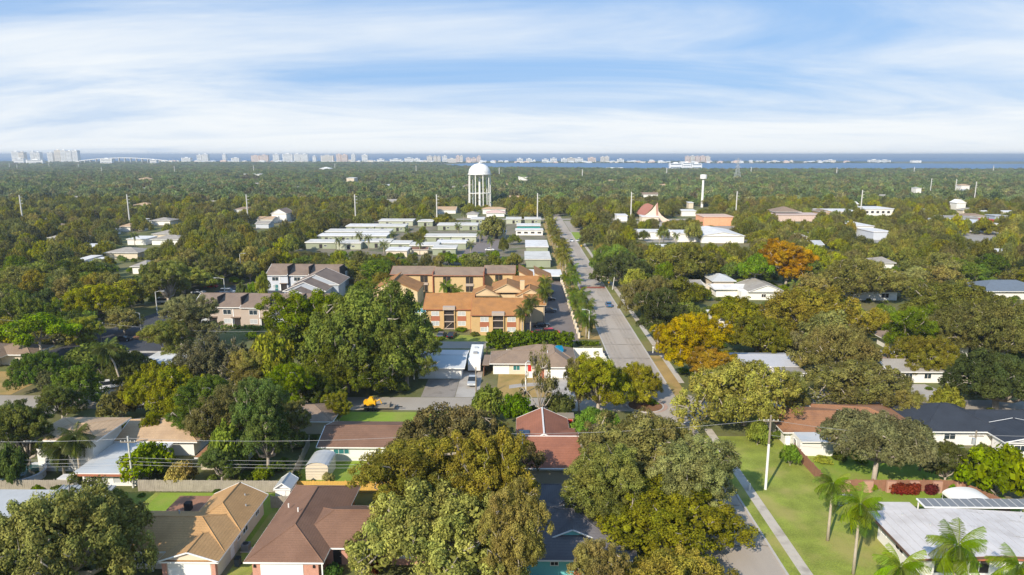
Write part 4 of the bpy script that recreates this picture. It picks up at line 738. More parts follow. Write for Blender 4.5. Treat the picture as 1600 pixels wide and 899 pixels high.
# ------------------------------------------------------------ vegetation prototypes
def rand_unit(n, zmin=-1.0):
    z = rng.uniform(zmin, 1, n); a = rng.uniform(0, 2 * math.pi, n); r = np.sqrt(1 - z * z); return np.stack([r * np.cos(a), r * np.sin(a), z], 1)
def leaf_mesh(name, C, Rc, tint, per, size, up=0.25, flat=1.0, out=1.0, core=None):
    """leaf clumps: centres C, radii Rc; each leaf is a small diamond lying on the clump's outside"""
    n = len(C); N = n * per; idx = np.repeat(np.arange(n), per)
    d = rand_unit(N, -0.75); rr = rng.uniform(0.35, 1.0, N) ** 0.6
    off = d * (Rc[idx] * rr)[:, None]; off[:, 2] *= flat
    P = C[idx] + off
    nn = d * out + rng.normal(0, .45, (N, 3)); nn[:, 2] += up; nn /= np.linalg.norm(nn, axis=1)[:, None]
    t = np.cross(nn, rng.normal(0, 1, (N, 3))); t /= np.linalg.norm(t, axis=1)[:, None]; b2 = np.cross(nn, t)
    s = size * rng.uniform(.6, 1.35, N)[:, None]
    V = np.stack([P - t * s, P - b2 * s * .55 + nn * s * .12, P + t * s, P + b2 * s * .55 + nn * s * .12], 1).reshape(-1, 3)
    v = np.clip(tint[idx] + rng.normal(0, .24, N), 0, 1)
    if core is not None:                       # inner foliage that closes the crown, tinted darker to paint its inner shade
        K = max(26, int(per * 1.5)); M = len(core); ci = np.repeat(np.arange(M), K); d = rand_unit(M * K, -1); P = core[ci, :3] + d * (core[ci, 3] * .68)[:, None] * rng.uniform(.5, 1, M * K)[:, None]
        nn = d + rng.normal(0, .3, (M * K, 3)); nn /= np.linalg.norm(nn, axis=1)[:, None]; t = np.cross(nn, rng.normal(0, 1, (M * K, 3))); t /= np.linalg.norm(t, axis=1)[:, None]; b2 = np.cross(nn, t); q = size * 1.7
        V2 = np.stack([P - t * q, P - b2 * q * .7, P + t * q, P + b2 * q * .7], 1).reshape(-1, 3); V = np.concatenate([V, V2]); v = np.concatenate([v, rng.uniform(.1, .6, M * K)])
    return mesh_quads(name, V, np.repeat(v, 4))
def mesh_quads(name, V, v, m=None):
    N = len(V) // 4; me = bpy.data.meshes.new(name); me.vertices.add(len(V)); me.vertices.foreach_set('co', V.astype(np.float32).ravel())
    me.loops.add(4 * N); me.loops.foreach_set('vertex_index', np.arange(4 * N, dtype=np.int32)); me.polygons.add(N); me.polygons.foreach_set('loop_start', np.arange(0, 4 * N, 4, dtype=np.int32)); me.polygons.foreach_set('loop_total', np.full(N, 4, np.int32))
    me.update(); at = me.attributes.new('v', 'FLOAT', 'POINT'); at.data.foreach_set('value', v.astype(np.float32)); me.materials.append(m or LEAF); me.validate(); return me
def oak_parts(seed, zs=1.0, nl=12, clumps=18, per=100, size=.03, spread=.6, zlo=.36, zhi=.72, lr=(.28, .42), crad=(.085, .14), gaps=.12, bare=.0, flat=.8, core=True):
    global rng; rng = np.random.default_rng(seed); L = []; k = 0
    for i in range(nl):
        a = i * 2.39996 + rng.uniform(-.3, .3); r = spread * math.sqrt((i + .3) / nl) * rng.uniform(.85, 1.2); z = zlo + (zhi - zlo) * (1 - (r / spread) ** 2) * rng.uniform(.7, 1.1) + rng.uniform(-.05, .05)
        if zs > 1: z = (zlo + (zhi - zlo) * rng.random()) * zs; r *= 1 - .55 * max(0, (z / zs - .6) / .4)
        L.append((r * math.cos(a), r * math.sin(a), z, rng.uniform(*lr)))
    L = np.array(L); C = []; Rc = []; T = []
    for (x, y, z, r) in L:
        d = rand_unit(clumps, -.45); lt = rng.uniform(.2, .8)
        for q in d:
            p = np.array((x, y, z)) + q * r * np.array((1, 1, flat)) * rng.uniform(.72, 1.05)
            inside = np.min([np.linalg.norm((p - l[:3]) / np.array((1, 1, flat))) / l[3] for l in L if not np.allclose(l[:3], (x, y, z))]) if nl > 1 else 9
            if inside < .62 or rng.random() < gaps: continue
            C.append(p); Rc.append(rng.uniform(*crad)); T.append(np.clip(lt + rng.normal(0, .22), 0, 1))
    C = np.array(C); Rc = np.array(Rc); T = np.array(T)
    if bare: keep = rng.random(len(C)) > bare * (C[:, 0] > -.1); C, Rc, T = C[keep], Rc[keep], T[keep]
    return L, C, Rc, T
def limb_mesh(name, L, C, seed, twigs=40, trunk=.055, fork=.2, tw=.010):
    r2 = random.Random(seed); mb = MB(); mb.tube([(0, 0, -.02), (.01, .0, .06), (-.01, .01, fork)], [trunk * 1.25, trunk, trunk * .9], 8)
    base = Vector((-.01, .01, fork))
    for (x, y, z, r) in L:
        e = Vector((x, y, z)); m1 = base.lerp(e, .35) + Vector((r2.uniform(-.05, .05), r2.uniform(-.05, .05), -.05)); m2 = base.lerp(e, .7) + Vector((r2.uniform(-.06, .06), r2.uniform(-.06, .06), .0))
        mb.tube([base - Vector((0, 0, .02)), m1, m2, e], [trunk * .6, trunk * .42, trunk * .3, trunk * .16], 5)
    for i in range(twigs):
        c = C[r2.randrange(len(C))]; l = min(L, key=lambda q: (q[0] - c[0]) ** 2 + (q[1] - c[1]) ** 2 + (q[2] - c[2]) ** 2)
        s = Vector(l[:3]).lerp(Vector(c), .2); e = Vector(l[:3]).lerp(Vector(c), r2.uniform(1.1, 1.42)); p = s.lerp(e, .5) + Vector([r2.uniform(-.07, .07) for _ in range(3)]); q = s.lerp(e, .78) + Vector([r2.uniform(-.05, .05) for _ in range(3)])
        w = tw * r2.uniform(.6, 1.3); mb.tube([s, p, q, e], [w, w * .85, w * .6, w * .2], 4, cap=False)
        if r2.random() < .5: mb.tube([p, p.lerp(e, .6) + Vector([r2.uniform(-.1, .1) for _ in range(3)])], [w * .5, w * .2], 3, cap=False)
    me = bpy.data.meshes.new(name); me.from_pydata(mb.v, [], mb.f); me.materials.append(BARK); me.polygons.foreach_set('use_smooth', [True] * len(me.polygons)); me.update(); return me
PROTO = {}
def make_proto(key, seed, per, size, twigs=40, upn=.25, **k):
    kk = dict(k); tr = {q: kk.pop(q) for q in ('trunk', 'fork', 'tw') if q in kk}
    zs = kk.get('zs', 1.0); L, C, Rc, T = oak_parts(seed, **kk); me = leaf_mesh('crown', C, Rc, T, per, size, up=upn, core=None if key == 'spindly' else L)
    if zs > 1:
        me.transform(Matrix.Diagonal((1, 1, 1 / zs, 1))); L[:, 2] /= zs; C[:, 2] /= zs
    PROTO.setdefault(key, []).append((me, limb_mesh('trunk', L, C, seed, twigs, **tr)))
for s_ in range(4): make_proto('tall', 21 + s_, 165, .0155, 50, zs=1.75, nl=24, clumps=28, spread=.6, zlo=.3, zhi=.84, lr=(.22, .38), crad=(.05, .11), gaps=.2, trunk=.045)
for s_ in range(4): make_proto('midtall', 121 + s_, 40, .035, 16, zs=1.75, nl=20, clumps=15, spread=.6, zlo=.3, zhi=.84, lr=(.24, .4), crad=(.09, .15), gaps=.12, trunk=.045)
for s_ in range(5): make_proto('oak', 11 + s_, 170, .0148, 60, nl=20, clumps=28, spread=.68, lr=(.18, .36), crad=(.045, .10), gaps=.2)
for s_ in range(2): make_proto('bare_oak', 31 + s_, 140, .0155, 120, nl=18, clumps=28, spread=.68, lr=(.2, .36), crad=(.045, .1), gaps=.26, bare=.35, tw=.009, trunk=.04)
make_proto('spindly', 45, 40, .022, 90, nl=12, clumps=10, spread=.62, zlo=.4, zhi=.85, lr=(.14, .26), crad=(.05, .1), gaps=.3, trunk=.03, tw=.011)
make_proto('umbrella', 41, 150, .017, 60, nl=22, clumps=24, spread=.78, zlo=.62, zhi=.82, lr=(.2, .3), crad=(.05, .1), flat=.7, fork=.34, trunk=.045, gaps=.22, tw=.012)
for s_ in range(2): make_proto('maple', 51 + s_, 110, .021, 30, nl=14, clumps=16, spread=.5, zlo=.34, zhi=.8, lr=(.2, .32), crad=(.06, .12), gaps=.12, trunk=.035, tw=.008)
for s_ in range(2): make_proto('pine', 61 + s_, 90, .024, 40, nl=13, clumps=12, spread=.68, zlo=.62, zhi=.9, lr=(.15, .26), crad=(.06, .11), flat=.4, gaps=.1, fork=.5, trunk=.03, upn=.8, tw=.009)
for s_ in range(3): make_proto('bush', 71 + s_, 60, .05, 6, nl=7, clumps=14, spread=.5, zlo=.32, zhi=.6, lr=(.3, .45), crad=(.12, .2), gaps=.02, trunk=.03, fork=.1)
for s_ in range(6): make_proto('mid', 81 + s_, 40, .033, 24, nl=13, clumps=16, spread=.64, lr=(.22, .40), crad=(.08, .14), gaps=.14, tw=.014)
for s_ in range(2): make_proto('midmaple', 91 + s_, 38, .034, 10, nl=12, clumps=14, spread=.5, zlo=.34, zhi=.8, lr=(.2, .32), crad=(.08, .13), gaps=.1, trunk=.035)
for s_ in range(6): make_proto('low', 101 + s_, 12, .072, 0, nl=9, clumps=10, spread=.62, lr=(.26, .42), crad=(.11, .18), gaps=.08, trunk=.03)
COLS = dict(mossy=(0.156, 0.174, 0.043), oak=(0.211, 0.215, 0.056), olive=(0.264, 0.245, 0.074), dark=(0.132, 0.159, 0.040), green=(0.173, 0.232, 0.040), bright=(0.156, 0.250, 0.040), yellow=(0.319, 0.304, 0.043), ygreen=(0.280, 0.281, 0.058), orange=(0.47, 0.315, 0.04), rust=(0.395, 0.266, 0.046), redleaf=(0.150, 0.045, 0.028), pale=(0.372, 0.328, 0.138), greyg=(0.242, 0.239, 0.097), grn=(0.163, 0.211, 0.049))
TREES = []   # (x, y, r)
_cnt = [0]
def place_tree(X, Y, R, Ht, kind, col, label, cat='tree', group=None, name='oak_tree', rz=None):
    _cnt[0] += 1
    if Ht / R > 1.4: kind = {'oak': 'tall', 'maple': 'tall', 'bare_oak': 'tall', 'mid': 'midtall', 'midmaple': 'midtall'}.get(kind, kind)
    pr = PROTO[kind]; cm, tm = pr[_cnt[0] % len(pr)]
    o = thing(name, label, cat, (X, Y, 0), group, random.uniform(0, 6.28) if rz is None else rz); o.scale = (R, R, Ht)
    c = bpy.data.objects.new('crown', cm); COL.objects.link(c); c.parent = o; j = 1 + random.uniform(-.07, .07); c.color = tuple(x * j for x in COLS[col]) + (1,)
    t = bpy.data.objects.new('trunk', tm); COL.objects.link(t); t.parent = o
    TREES.append((X, Y, R)); return o
def ptree(cx, top, bot, w, kind, col, label, name='oak_tree', cat='tree', group=None, zb=1.5, rz=None, rx=1.0):
    X, Yn = G(cx, bot, zb); Y = Yn
    for _ in range(6): R = w / 2 * depth(Xat(cx, 400, Y), Y) / F; Y = Yn + R * .85
    R *= rx; X = Xat(cx, (top + bot) / 2, Y); Ht = max(Zat(top, Y + R * .1, cx), 1.0)
    return place_tree(X, Y, R / 0.93, Ht / .97, kind, col, label, cat, group, name, rz)

# ------------------------------------------------------------ trees placed one by one: (centre x, top, bottom, width) in the photograph
T_ = [
 (104, 752, 985, 262, 'oak', 'greyg', 'broad grey-green oak in the bottom left corner beside the tan house'),
 (712, 628, 800, 230, 'oak', 'olive', 'tall oak left of the terracotta roof, rear one of the central clump'),
 (640, 685, 870, 205, 'oak', 'olive', 'olive green oak overhanging the right end of the brown roof'),
 (772, 668, 885, 176, 'oak', 'olive', 'olive oak between the brown house and the slate roofed house'),
 (695, 740, 960, 290, 'oak', 'ygreen', 'yellow-green oak spilling over the bottom edge, centre'),
 (1003, 646, 800, 240, 'oak', 'greyg', 'grey-green oak right of the terracotta roof, beside the street bend'),
 (1085, 688, 845, 165, 'oak', 'greyg', 'dark oak leaning over the street by the pedestrian stub post'),
 (948, 705, 862, 165, 'oak', 'oak', 'oak right behind the slate grey roof'),
 (1030, 755, 905, 260, 'oak', 'ygreen', 'wide yellow-green oak with bare pale limbs, lower centre right'),
 (935, 850, 980, 120, 'oak', 'olive', 'small oak against the right end of the turquoise wall'),
 (1060, 872, 1060, 260, 'oak', 'yellow', 'bright yellow-green tree cut by the bottom edge, right of centre'),
 (1165, 556, 685, 190, 'bare_oak', 'olive', 'oak with many bare pale limbs on the right corner of the crossing'),
 (1235, 575, 650, 70, 'oak', 'olive', 'smaller oak leaning right beside the bare limbed corner oak'),
 (1090, 492, 600, 130, 'maple', 'orange', 'large orange autumn tree beside the street'),
 (1115, 545, 612, 90, 'maple', 'rust', 'rusty brown autumn tree just in front of the orange one'),
 (1040, 505, 560, 50, 'maple', 'orange', 'small orange tree at the kerb left of the large orange one'),
 (935, 553, 655, 120, 'oak', 'oak', 'oak covering the left kerb of the street above the traffic island'),
 (992, 566, 628, 86, 'oak', 'olive', 'oak hanging over the street just above the traffic island'),
 (905, 562, 640, 56, 'oak', 'greyg', 'slender oak by the driveway of the taupe roofed house'),
 (1345, 560, 648, 175, 'bare_oak', 'olive', 'wide oak with bare silvery twigs before the stone-grey roofed house'),
 (1310, 500, 600, 130, 'oak', 'olive', 'oak behind the bare twigged one, right of the grey coated roof'),
 (1560, 545, 655, 155, 'oak', 'dark', 'big dark green oak at the right edge over the cross street'),
 (1570, 470, 575, 150, 'oak', 'oak', 'oak crown at the right edge above the dark one'),
 (1562, 690, 790, 120, 'bush', 'grn', 'bright green dense tree at the right edge behind the white sheet roof'),
 (1480, 690, 757, 72, 'oak', 'dark', 'dark round tree beside the wooden pole with grey transformer'),
 (1420, 684, 716, 34, 'bush', 'green', 'light green shrub tree left of the black shingled house'),
 (572, 437, 612, 225, 'oak', 'mossy', 'huge dense green oak in front of the orange apartments'),
 (485, 452, 590, 160, 'oak', 'mossy', 'broad oak joined to the left of the huge one below the town house gables'),
 (635, 500, 610, 120, 'oak', 'dark', 'dark oak on the right flank of the huge one beside the pale blue roof'),
 (540, 530, 625, 150, 'oak', 'dark', 'dark shaded oak at the foot of the huge one'),
 (424, 512, 612, 84, 'bush', 'yellow', 'yellow-green oak below the front town house row'),
 (415, 590, 748, 110, 'oak', 'grn', 'tall green tree with twin trunk behind the grey plank fence'),
 (350, 600, 730, 120, 'oak', 'oak', 'oak left of the twin trunked tree behind the grey fence'),
 (298, 462, 545, 105, 'oak', 'greyg', 'greyish oak at the left end of the front town house row'),
 (330, 520, 615, 130, 'bare_oak', 'greyg', 'oak full of grey bare branches below the front town house row'),
 (390, 545, 620, 90, 'oak', 'olive', 'oak between the bare grey one and the yellow-green one'),
 (255, 565, 660, 130, 'oak', 'oak', 'oak above the tan roofs of the two storey house'),
 (320, 590, 700, 120, 'oak', 'grn', 'green oak right of the tan roofs of the two storey house'),
 (188, 603, 655, 72, 'bush', 'ygreen', 'round yellow-green tree beside the white minivan'),
 (118, 570, 640, 112, 'maple', 'bright', 'fresh green tree left of the white minivan'),
 (95, 600, 660, 80, 'maple', 'green', 'green tree in front of the fresh green one'),
 (40, 625, 745, 120, 'oak', 'dark', 'deep green tree mass at the left edge beside the two storey house'),
 (15, 690, 760, 60, 'bush', 'green', 'bushy tree at the left edge below the deep green mass'),
 (62, 493, 575, 130, 'pine', 'green', 'tall flat tiered pine at the left edge'),
 (133, 493, 548, 60, 'maple', 'yellow', 'bright yellow-green tree beside the dark car park'),
 (150, 535, 580, 110, 'bush', 'dark', 'low dark scrub tree in front of the car park'),
 (70, 580, 610, 30, 'maple', 'greyg', 'small grey-green tree on the dry lawn at the left'),
 (228, 690, 752, 88, 'bush', 'green', 'bright green rounded tree right of the concrete pole'),
 (285, 718, 756, 55, 'bush', 'pale', 'pale dry shrub tree against the grey plank fence'),
 (345, 695, 756, 75, 'oak', 'grn', 'green tree between the pale shrub and the fence end'),
 (237, 645, 690, 40, 'maple', 'yellow', 'small yellow-green tree beside the tan roofs'),
 (528, 612, 660, 52, 'maple', 'ygreen', 'light green loose tree beside the yellow machine on its trailer'),
 (765, 600, 655, 70, 'bush', 'green', 'fresh green tree below the curved driveway'),
 (808, 612, 662, 60, 'bush', 'bright', 'bright leafy tree just above the terracotta roof'),
 (875, 610, 652, 60, 'bush', 'dark', 'blue-green bushy tree right of the curved driveway'),
 (930, 640, 705, 92, 'pine', 'bright', 'bright green flat topped tree right of the terracotta roof'),
 (845, 545, 660, 75, 'spindly', 'olive', 'spindly nearly bare tree in the front yard of the taupe roofed house'),
 (450, 570, 655, 95, 'oak', 'grn', 'green oak over the cross street right of the bare grey oak'),
 (505, 585, 640, 80, 'oak', 'dark', 'dark oak above the white pickup truck'),
 (300, 605, 672, 115, 'oak', 'oak', 'oak spreading over the cross street behind the tan roofs'),
 (452, 625, 700, 75, 'oak', 'oak', 'oak at the left side of the low white house'),
 (355, 655, 745, 70, 'bush', 'grn', 'leafy green tree behind the middle of the plank fence'),
 (805, 765, 965, 130, 'oak', 'olive', 'oak leaning against the left slope of the slate grey roof'),
 (60, 545, 610, 90, 'oak', 'green', 'fresh green oak beneath the flat tiered pine'),
 (200, 545, 600, 80, 'oak', 'dark', 'dark oak between car park and leaning palm'),
 (265, 500, 570, 90, 'oak', 'oak', 'oak left of the greyish town house oak'),
 (1420, 610, 660, 60, 'oak', 'olive', 'small oak on the verge of the cross street, right'),
 (1480, 600, 650, 60, 'bush', 'olive', 'rounded olive tree by the yard of the stone-grey house'),
 (1445, 520, 590, 110, 'oak', 'olive', 'olive oak right of the screen cage'),
 (1500, 470, 560, 130, 'oak', 'oak', 'broad oak behind the big dark edge oak'),
 (1185, 655, 690, 44, 'bush', 'grn', 'green shrub tree left of the rust-brown roof'),
 (1236, 692, 720, 34, 'bush', 'bright', 'bright shrub at the corner of the rust-brown roofed house'),
 (1150, 460, 520, 110, 'maple', 'ygreen', 'yellow-green loose tree in front of the white gabled house'),
 (1185, 490, 560, 110, 'oak', 'ygreen', 'yellow-green oak above the grey coated roof'),
 (1230, 376, 452, 96, 'maple', 'orange', 'large orange tree in the canopy right of the middle distance'),
 (1180, 400, 455, 60, 'pine', 'bright', 'flat topped green tree left of the distant orange tree'),
 (1060, 375, 445, 110, 'oak', 'oak', 'dark domed oak below the white shop roofs'),
 (975, 395, 450, 100, 'oak', 'grn', 'oak beside the leaning pole on the right of the street'),
 (1015, 430, 500, 100, 'oak', 'olive', 'oak right of the street level with the blue car'),
 (1030, 450, 540, 90, 'oak', 'dark', 'dark green oak above the small orange tree'),
 (960, 380, 425, 80, 'oak', 'grn', 'oak overhanging the right kerb in the distance'),
 (1350, 400, 475, 150, 'oak', 'oak', 'broad oak right of the distant orange tree'),
 (1500, 440, 530, 170, 'oak', 'olive', 'broad olive oak in front of the slate blue roof'),
 (1420, 480, 560, 90, 'oak', 'grn', 'oak behind the dark brown roof and its screen cage'),
 (1270, 440, 545, 170, 'oak', 'olive', 'wide olive oak right of the white gabled house'),
 (260, 405, 480, 90, 'maple', 'ygreen', 'yellow-green tree in the left canopy'),
 (150, 440, 505, 120, 'oak', 'ygreen', 'golden green crown above the dark car park'),
 (30, 455, 520, 90, 'oak', 'grn', 'green oak at the left edge above the pine'),
 (378, 440, 462, 22, 'bush', 'grn', 'clipped green tree beside the town house car park, left one'),
 (395, 440, 462, 22, 'bush', 'grn', 'clipped green tree beside the town house car park, right one'),
 (410, 425, 480, 26, 'maple', 'ygreen', 'slim light tree beside the rear town houses'),
 (772, 336, 372, 52, 'bush', 'oak', 'round dark oak among the mobile homes'),
 (690, 336, 350, 36, 'bush', 'ygreen', 'yellow-green tree left of the pale houses below the tower'),
 (540, 405, 440, 75, 'oak', 'ygreen', 'yellow-green oak behind the rear town houses'),
 (590, 400, 440, 70, 'oak', 'green', 'green oak left of the orange split gable'),
 (470, 392, 414, 95, 'oak', 'oak', 'oak right behind the rear town house roofs'),
 (410, 385, 420, 60, 'oak', 'grn', 'green oak at the left end of the rear town house roofs'),
 (740, 395, 415, 60, 'bush', 'grn', 'green tree behind the brown apartment roof'),
 (700, 393, 412, 40, 'bush', 'green', 'small green tree behind the brown apartment roof'),
 (335, 395, 445, 90, 'oak', 'oak', 'dark oak above the town house car park'),
 (285, 415, 462, 110, 'oak', 'oak', 'oak above the street lamps of the car park'),
]
for (cx, tp_, bt, w, kind, col, lab) in T_:
    nm = {'maple': 'broadleaf_tree', 'pine': 'pine_tree', 'bush': 'shrub_tree'}.get(kind, 'oak_tree')
    ptree(cx, tp_, bt, w, kind, col, lab, nm, rz={'bare_oak': 0.2}.get(kind))
_x, _y = G(1366, 752); place_tree(_x, _y, 8.2, Zat(655, _y, 1366) * 1.04, 'umbrella', 'greyg', 'umbrella shaped oak with thick forked pale trunk on the fenced lawn', rz=2.2)
# shrubs
def shrub(cx, top, bot, w, col, label, group=None, kind='bush'): return ptree(cx, top, bot, w, kind, col, label, 'shrub', 'shrub', group, zb=.05)
shrub(1017, 622, 636, 26, 'bright', 'round green shrub on the traffic island')
shrub(1362, 755, 771, 20, 'green', 'round green shrub on the brick fence, left of the red hedge'); shrub(1333, 756, 770, 20, 'ygreen', 'yellow-green shrub at the left end of the brown fence')
shrub(1486, 752, 771, 20, 'bright', 'bright round shrub at the right end of the brown fence'); shrub(1457, 755, 770, 10, 'green', 'narrow green shrub between red hedge and bright shrub')
shrub(1409, 858, 875, 6, 'green', 'narrow clipped shrub on the side wall of the white sheet roof'); shrub(1565, 890, 915, 40, 'green', 'leafy shrub at the front of the white sheet roofed house')
shrub(1285, 715, 728, 34, 'ygreen', 'yellowish shrub by the white corner of the rust-brown roofed house'); shrub(1312, 705, 724, 28, 'dark', 'dark leafy shrub beside the yellowish one')
shrub(1345, 712, 728, 26, 'green', 'green shrub left of the umbrella oak trunk'); shrub(1395, 690, 712, 40, 'ygreen', 'light shrubbery right of the umbrella oak'); shrub(1215, 672, 690, 18, 'green', 'shrub at the left of the rust-brown roof')
shrub(219, 516, 528, 12, 'ygreen', 'left clipped shrub on the car park island'); shrub(232, 516, 527, 14, 'ygreen', 'right clipped shrub on the car park island')
shrub(512, 738, 756, 22, 'pale', 'pale thin shrub in front of the yellow fence'); shrub(560, 845, 905, 30, 'green', 'green shrub by the porch of the brown house'); shrub(588, 870, 905, 26, 'redleaf', 'dark red shrub in front of the pink brick wall'); shrub(520, 880, 910, 34, 'bright', 'bright shrubs under the eave of the brown house')
shrub(842, 455, 470, 20, 'yellow', 'yellow shrub among the apartment blocks'); shrub(731, 440, 449, 10, 'yellow', 'yellow shrub below the balcony windows'); shrub(745, 452, 463, 16, 'green', 'round green tree by the pool house')
shrub(720, 512, 520, 26, 'green', 'long clipped hedge under the left apartment windows'); shrub(742, 518, 527, 18, 'dark', 'dark hedge by the left apartment stair')
shrub(683, 512, 520, 18, 'dark', 'dark hedge at the left apartment corner'); shrub(60, 575, 606, 34, 'greyg', 'feathery grey shrub on the dry lawn')
# hedges built as boxes full of leaves
def hedge(label, x0, y0, x1, y1, h, col, n, cat='hedge', size=.16, name='hedge'):
    o = thing(name, label, cat, ((x0 + x1) / 2, (y0 + y1) / 2, 0)); P = np.stack([rng.uniform(x0 + .3, x1 - .3, n) - (x0 + x1) / 2, rng.uniform(y0 + .2, y1 - .2, n) - (y0 + y1) / 2, rng.uniform(.3, h - .25, n) * (1 + .08 * np.sin(np.arange(n)))], 1)
    me = leaf_mesh('foliage', P, rng.uniform(.3, .55, n), rng.uniform(0, 1, n), 34, size, up=.5); c = link('foliage', me, o); c.color = COLS[col] + (1,)
    s = MB(); 
    for k in range(max(2, int((x1 - x0) / 1.5))): xx = x0 + .5 + k * 1.5; s.tube([(xx - o.location.x, 0, 0), (xx - o.location.x + .05, 0, h * .6)], .04, 4)
    s.build('stem', BARK, o, kind='stuff'); FOOT.append((x0, y0, x1, y1)); return o
x0, _ = G(757, 545, 0); x1, _ = G(896, 541, 0)
hedge('long tall bright green hedge between the taupe roof and the red cars', -9.0, 164.6, 13.4, 168.3, 4.3, 'bright', 900, size=.2)
hedge('low clipped dark hedge at the end of the parking lot by the street', 13.8, 168.4, 20, 170, 1.2, 'green', 70)
hedge('dark red leaved hedge in front of the brown boundary fence', 53.2, 91.2, 57.6, 92.1, 1.6, 'redleaf', 110); hedge('short red leaved hedge right of the longer one', 58.2, 91.2, 60.0, 92.1, 1.5, 'redleaf', 45)
hedge('low hedge along the verge behind the dark lawn', -26, 173, -20, 174.2, 1.1, 'green', 60)
hedge('strip of green shrubs along the front of the taupe town houses', -88, 184.6, -66, 185.8, 1.1, 'green', 120)

# ------------------------------------------------------------ palms
PFROND = leafmat('palm_leaf', .2, .5)
def frond_mesh(L_, droop, n=20, wid=.5, seed=0, hang=.5):
    r = random.Random(seed); V = []; 
    def pt(t): return Vector((L_ * (t * .9), 0, L_ * (.38 * t - droop * t * t)))
    for i in range(n):
        t = .12 + .88 * i / n; p = pt(t); p2 = pt(min(1, t + .016)); w = wid * L_ * .5 * (math.sin(math.pi * min(1, t * .9 + .12)) ** .6) * r.uniform(.85, 1.1)
        for s in (-1, 1):
            tip = p + Vector((w * .45, s * w * .9, -w * hang * r.uniform(.7, 1.5))); V += [p, p2, tip + Vector((.03, 0, 0)), tip]
    for i in range(6):
        a, b2 = pt(i / 6), pt((i + 1) / 6); V += [a + Vector((0, .03, .01)), b2 + Vector((0, .025, .01)), b2 - Vector((0, .025, -.01)), a - Vector((0, .03, -.01))]
    V = np.array([tuple(v) for v in V]); return mesh_quads('frond', V, np.repeat(np.array([r.uniform(.2, .8) for _ in range(len(V) // 4)]), 4), PFROND)
FR = [frond_mesh(2.7, d, 40, .5, i, h) for i, (d, h) in enumerate(((.62, 1.0), (.9, 1.3), (1.25, 1.5), (.45, .9)))]
def palm_near(X, Y, Ht, label, col=(.11, .15, .03), L_=1.0, n=26, tr=.17, rz=0, group=None, lean=(0, 0)):
    t = thing('palm_tree', label, 'palm', (X, Y, 0), group, rz); lx, ly = lean; n = int(n * 1.15); col = tuple(c * 1.1 for c in col)
    MB().tube([(0, 0, -.05), (lx * .1, ly * .1, Ht * .33), (lx * .4, ly * .4, Ht * .66), (lx, ly, Ht - .6)], [tr * 1.25, tr, tr * .85, tr * .8], 9).build('trunk', PBARK, t, smooth=True)
    MB().tube([(lx, ly, Ht - .65), (lx, ly, Ht - .1), (lx, ly, Ht + .15)], [tr * .82, tr * .9, tr * .4], 8).build('crownshaft', mat('palm_shaft', (.2, .24, .1), .6), t, smooth=True)
    for k in range(n):
        me = FR[(3, 0, 0, 1, 1, 2)[k % 6]]; f = bpy.data.objects.new('frond', me); COL.objects.link(f); f.parent = t; f.location = (lx, ly, Ht)
        f.rotation_euler = (random.uniform(-.2, .2), (-.75, -.25, -.1, .1, .35, .6)[k % 6] + random.uniform(-.1, .1), k * 2.39996); f.scale = (L_ * random.uniform(.85, 1.1),) * 3; j = random.uniform(.8, 1.2); f.color = (col[0] * j, col[1] * j, col[2] * j, 1)
    TREES.append((X, Y, 1.5)); return t
def ppalm(bx, by, top, label, **k):
    X, Y = G(bx, by); return palm_near(X, Y, Zat(top, Y, bx) - .9 * k.get('L_', 1), label, **k)
ppalm(1293, 845, 745, 'feathery palm on the open lawn, farther of the two lawn palms', L_=1.05, col=(.12, .17, .035), n=20)
ppalm(1333, 897, 775, 'tall feathery palm on the open lawn in front of the white sheet roof', L_=1.15, col=(.12, .17, .035), n=22)
ppalm(1478, 990, 838, 'queen palm in front of the white sheet roofed house', L_=1.2, col=(.12, .17, .035), n=22)
ppalm(1395, 990, 872, 'low bright palm at the side of the white sheet roofed house', L_=1.1, col=(.13, .19, .03), n=20)
ppalm(1577, 990, 872, 'palm in the bottom right corner before the white walls', L_=1.1, col=(.12, .17, .035), n=18)
ppalm(126, 745, 672, 'right of the two palms beside the round pool', L_=1.1, col=(.11, .13, .04)); ppalm(101, 745, 690, 'left and lower of the two palms beside the round pool', L_=1.1, col=(.11, .13, .04))
ppalm(190, 610, 537, 'tall leaning palm with long thin trunk beside the white minivan', L_=1.25, col=(.10, .12, .035), lean=(-2.2, 0), tr=.2)
ppalm(1437, 735, 680, 'small palm with pale fronds at the corner of the black shingled house', L_=.8, n=12, col=(.17, .19, .07))
ppalm(816, 535, 480, 'palm at the right corner of the front apartment block', L_=1.0, col=(.12, .13, .04)); ppalm(829, 521, 465, 'palm just right of the corner one, before the cream gable', L_=1.1, col=(.12, .14, .04))
ppalm(850, 505, 448, 'palm beside the parking lot, nearer of the two by the cream wall', L_=1.1, col=(.12, .14, .035)); ppalm(851, 482, 434, 'palm beside the parking lot, farther of the two by the cream wall', L_=1.1, col=(.12, .15, .035))
for k, (bx, by, tp_) in enumerate(((696, 468, 441), (704, 466, 447), (713, 468, 449), (778, 462, 442), (668, 438, 418), (677, 444, 424))):
    ppalm(bx, by, tp_, ('date palm by the pool, left one', 'date palm by the pool, middle one', 'date palm by the pool, right one', 'small palm against the tall cream gable', 'palm before the brown back row, left one', 'palm before the brown back row, right one')[k], L_=1.1, n=16, col=(.13, .17, .03))
ppalm(1240, 472, 440, 'tall fan palm below the distant orange tree', L_=.9, n=14, col=(.17, .19, .06)); ppalm(1458, 400, 380, 'fan palm with dry skirt in the right canopy', L_=1.0, n=14, col=(.18, .17, .07))
